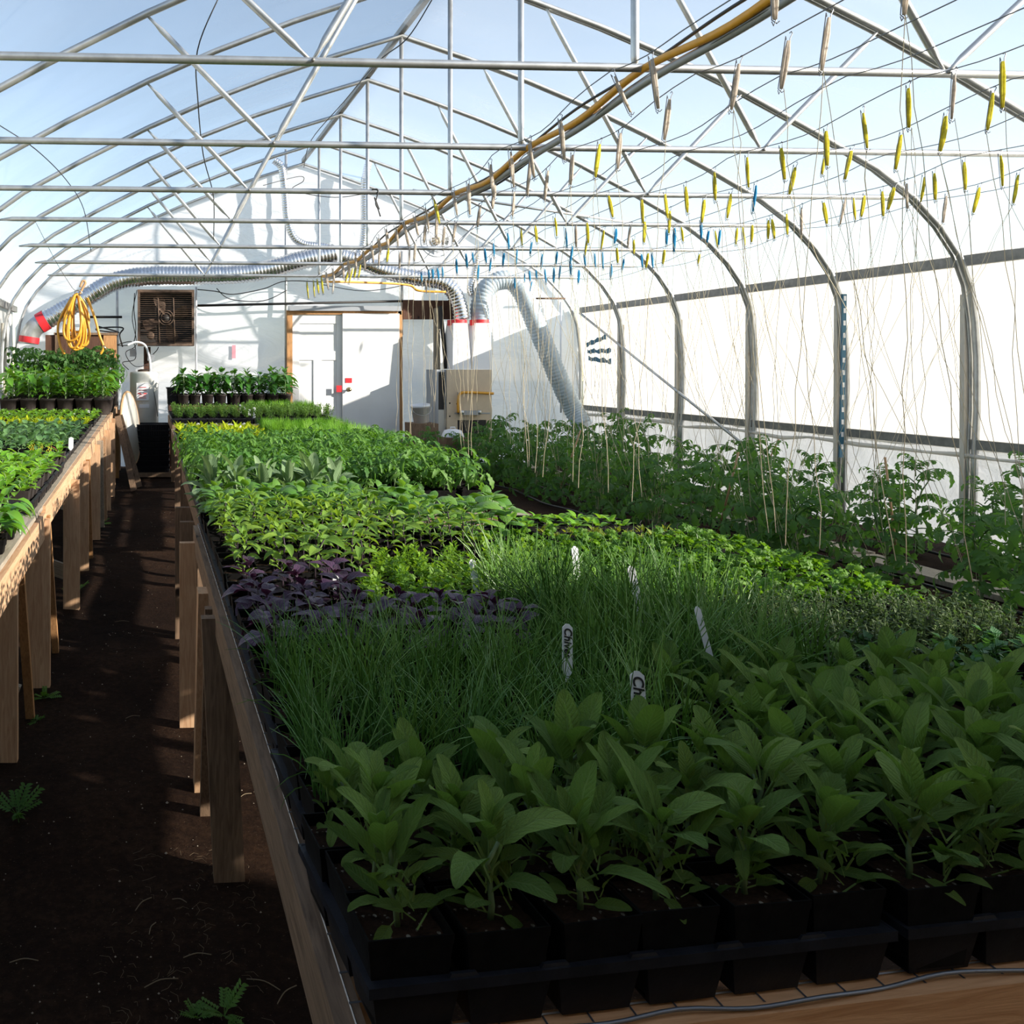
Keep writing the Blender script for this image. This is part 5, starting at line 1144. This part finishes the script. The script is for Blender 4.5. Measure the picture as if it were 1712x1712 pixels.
def hookwire(L):
    mb = MB(); r = .0022
    mb.tube([(0, .0, .018), (.006, 0, .026), (.012, 0, .018), (.006, 0, 0), (.004, 0, -L), (-.006, 0, -L - .02), (-.012, 0, -L - .005)], r, 4, False)
    mb.tube([(-.010, 0, -.01), (-.014, 0, .004), (-.012, 0, -L), (.006, 0, -L - .012), (.016, 0, -L - .004)], r, 4, False); return mb
nstr = 0
for wi in sorted(per):
    for k, (y, colr, X, dx, L) in enumerate(sorted(per[wi])):
        L = min(.26, max(.12, L)); z = wz(y)
        t = thing('twine_hook', f"{colr} twine wound on wire hook, {nth(k + 1)} along the {nth(wi + 1)} trellis wire", 'twine hook', (X, y, z - .022))
        t['group'] = f"{colr} twine hooks"
        t.rotation_euler = (sr.uniform(-.08, .08), -math.atan2(dx, L), 0)
        z_ang = sr.uniform(-.5, .5)
        o = part('hook_wire', hookwire(L), M['wire'], t); mat = M[{'white': 'whitetw', 'yellow': 'yellowtw', 'blue': 'bluetw'}[colr]]
        mb = MB(); g = 1 if colr == 'white' else 1.0
        for q in range(4):
            ox, oy = sr.uniform(-.006, .006), sr.uniform(-.005, .005); rr = sr.uniform(.0055, .008)
            mb.tube([(ox * .6, oy * .5, -.012), (ox * 1.4, oy * 1.2, -L * .35), (ox * 1.2 + sr.uniform(-.003, .003), oy, -L * .7), (ox * .5, oy * .5, -L + .002)], [rr * .6, rr, rr * .95, rr * .6], 5)
        part('wound_twine', mb, mat, t)
        if X > 2.5 and nstr < 190:
            for rep in range(1 if sr.random() < .6 else 2):
                nstr += 1
                tx, ty = X + sr.uniform(-.12, .12), y + sr.uniform(-.2, .2)
                cand = [p for p in PLANTS if abs(p[0] - X) < .9 and abs(p[1] - y) < .6]
                if cand: c = sr.choice(cand); tx, ty = c[0] + sr.uniform(-.05, .05), c[1] + sr.uniform(-.05, .05)
                zb = .05 if cand else .75
                p0 = Vector((dx, 0, -L - .02)); inv = Matrix.Rotation(t.rotation_euler.y, 3, 'Y') @ Matrix.Identity(3)
                a = Vector((X + dx, y, z - .022 - L)); b = Vector((tx, ty, zb)); pts = []
                for q in range(13):
                    f = q / 12; p = a.lerp(b, f); w_ = .014 * (0 if q in (0, 12) else 1)
                    pts.append(p + Vector((sr.uniform(-w_, w_), sr.uniform(-w_, w_), 0)))
                mw = (Matrix.Translation(t.location) @ t.rotation_euler.to_matrix().to_4x4()).inverted()
                part('hanging_string', MB().tube([mw @ p for p in pts], .0017, 4, False), M['string'], t)

# ------------------------------------------------------------------ small things on the aisle floor
def fz(x, y): return .030 * (noise.noise(Vector((x * 1.3, y * 1.3, 0))) - .1) + .010 * noise.noise(Vector((x * 6, y * 6, 3))) - .012
def ground(px, py):
    d = F_PX * CAM_H / (py - HOR); xr = (px - PPX) / F_PX * d
    return xr * CY + d * SY, d * CY - xr * SY
WD = []
for s in range(3):
    r = random.Random(s + 90); mb = MB(); mb.uv = []
    for i in range(9):
        az, el = r.uniform(0, 6.28), r.uniform(.15, .9); T = RX(el, az, .004, 1)
        n = 6; L = r.uniform(.05, .10); k = len(mb.v); mb.tube([T @ Vector((0, L * q / 4, -.02 * (q / 4) ** 2)) for q in range(5)], .0012, 3, False); mb.uv += [(.5, .1)] * (len(mb.v) - k)
        for q in range(n):
            for sg in (-1, 1): blade(mb, T @ Matrix.Translation((0, L * (.3 + .7 * q / n), -.01 * q / n)) @ Matrix.Rotation(sg * 1.0, 4, 'Z'), L=L * .26, W=L * .12, curl=.5, n=3)
    WD.append([('foliage', mb.mesh('foliage', M['tomato']), Matrix())])
for px, py, s, lab in ((375, 1690, 0.8, 'feathery green weed at the foot of the near bench'), (330, 1695, .5, 'small weed left of the larger weed by the near bench'), (28, 1360, 1.0, 'small weed on the dark aisle dirt near the left edge'), (74, 1160, .8, 'tiny weed beside the second left bench leg'), (125, 990, 1.3, 'green weed at the foot of a left bench leg'), (172, 872, 1.1, 'weed beside a far leg of the left bench'), (60, 1195, .6, 'seedling weed by the splayed left bench leg')):
    x, y = ground(px, py); plant('weed', lab, 'weed', (x, y, fz(x, y)), WD, None, None, s)
for i, (px, py, a, L) in enumerate(((222, 1190, .35, .09), (204, 1033, .05, .12), (240, 1505, .9, .10), (330, 1595, .1, .10), (40, 1600, .05, .10), (410, 1330, .6, .08), (440, 1640, -.5, .12), (270, 1640, .3, .12), (255, 1545, 1.2, .07), (480, 1660, .8, .11), (300, 1500, -.4, .06), (210, 870, .0, .10))):
    x, y = ground(px, py); z = fz(x, y) + .006; d = Vector((math.cos(a), math.sin(a), 0)) * L * .35; n_ = Vector((-d.y, d.x, 0)) * .15
    pts = spline([Vector((x, y, z)) - d, Vector((x, y, z + .004)) + n_, Vector((x, y, z)) + d], 4)
    tag(link('straw_bit', MB().tube(pts, .0013, 5).mesh('straw_bit', M['dstraw'])), f"dry stalk lying on the aisle dirt, {nth(i + 1)} of the scattered dozen", 'stalk', 'dry stalks on the dirt')
mb = MB(); r = random.Random(3)
for i in range(900):
    y = .9 + 11 * r.random() ** 2; x = r.uniform(-.55, .75); s = r.uniform(.0012, .0035) * (2 if r.random() < .03 else 1); z = fz(x, y) + s * .6
    mb.add([(x - s, y, z), (x + s, y, z), (x, y - s, z), (x, y + s, z), (x, y, z + s), (x, y, z - s)], [(0, 2, 4), (2, 1, 4), (1, 3, 4), (3, 0, 4)])
tag(link('perlite_grains', mb.mesh('perlite_grains', M['perlite'])), 'pale perlite grains scattered on the aisle dirt', 'grains', None, 'stuff')
mb = MB(); r = random.Random(8)
for i in range(170):
    q = r.random(); x, y = r.uniform(-.1, .30), r.uniform(1.35, 2.6); a = r.uniform(0, 3.14); L = r.uniform(.012, .045); z = fz(x, y) + .004
    mb.tube([(x, y, z), (x + L * math.cos(a) * .5, y + L * math.sin(a) * .5, z + r.uniform(0, .006)), (x + L * math.cos(a + .4), y + L * math.sin(a + .4), z)], .0004, 3, False)
tag(link('rootlets', mb.mesh('rootlets', M['dstraw'])), 'fine dry rootlets littering the dirt under the near bench', 'litter', None, 'stuff')
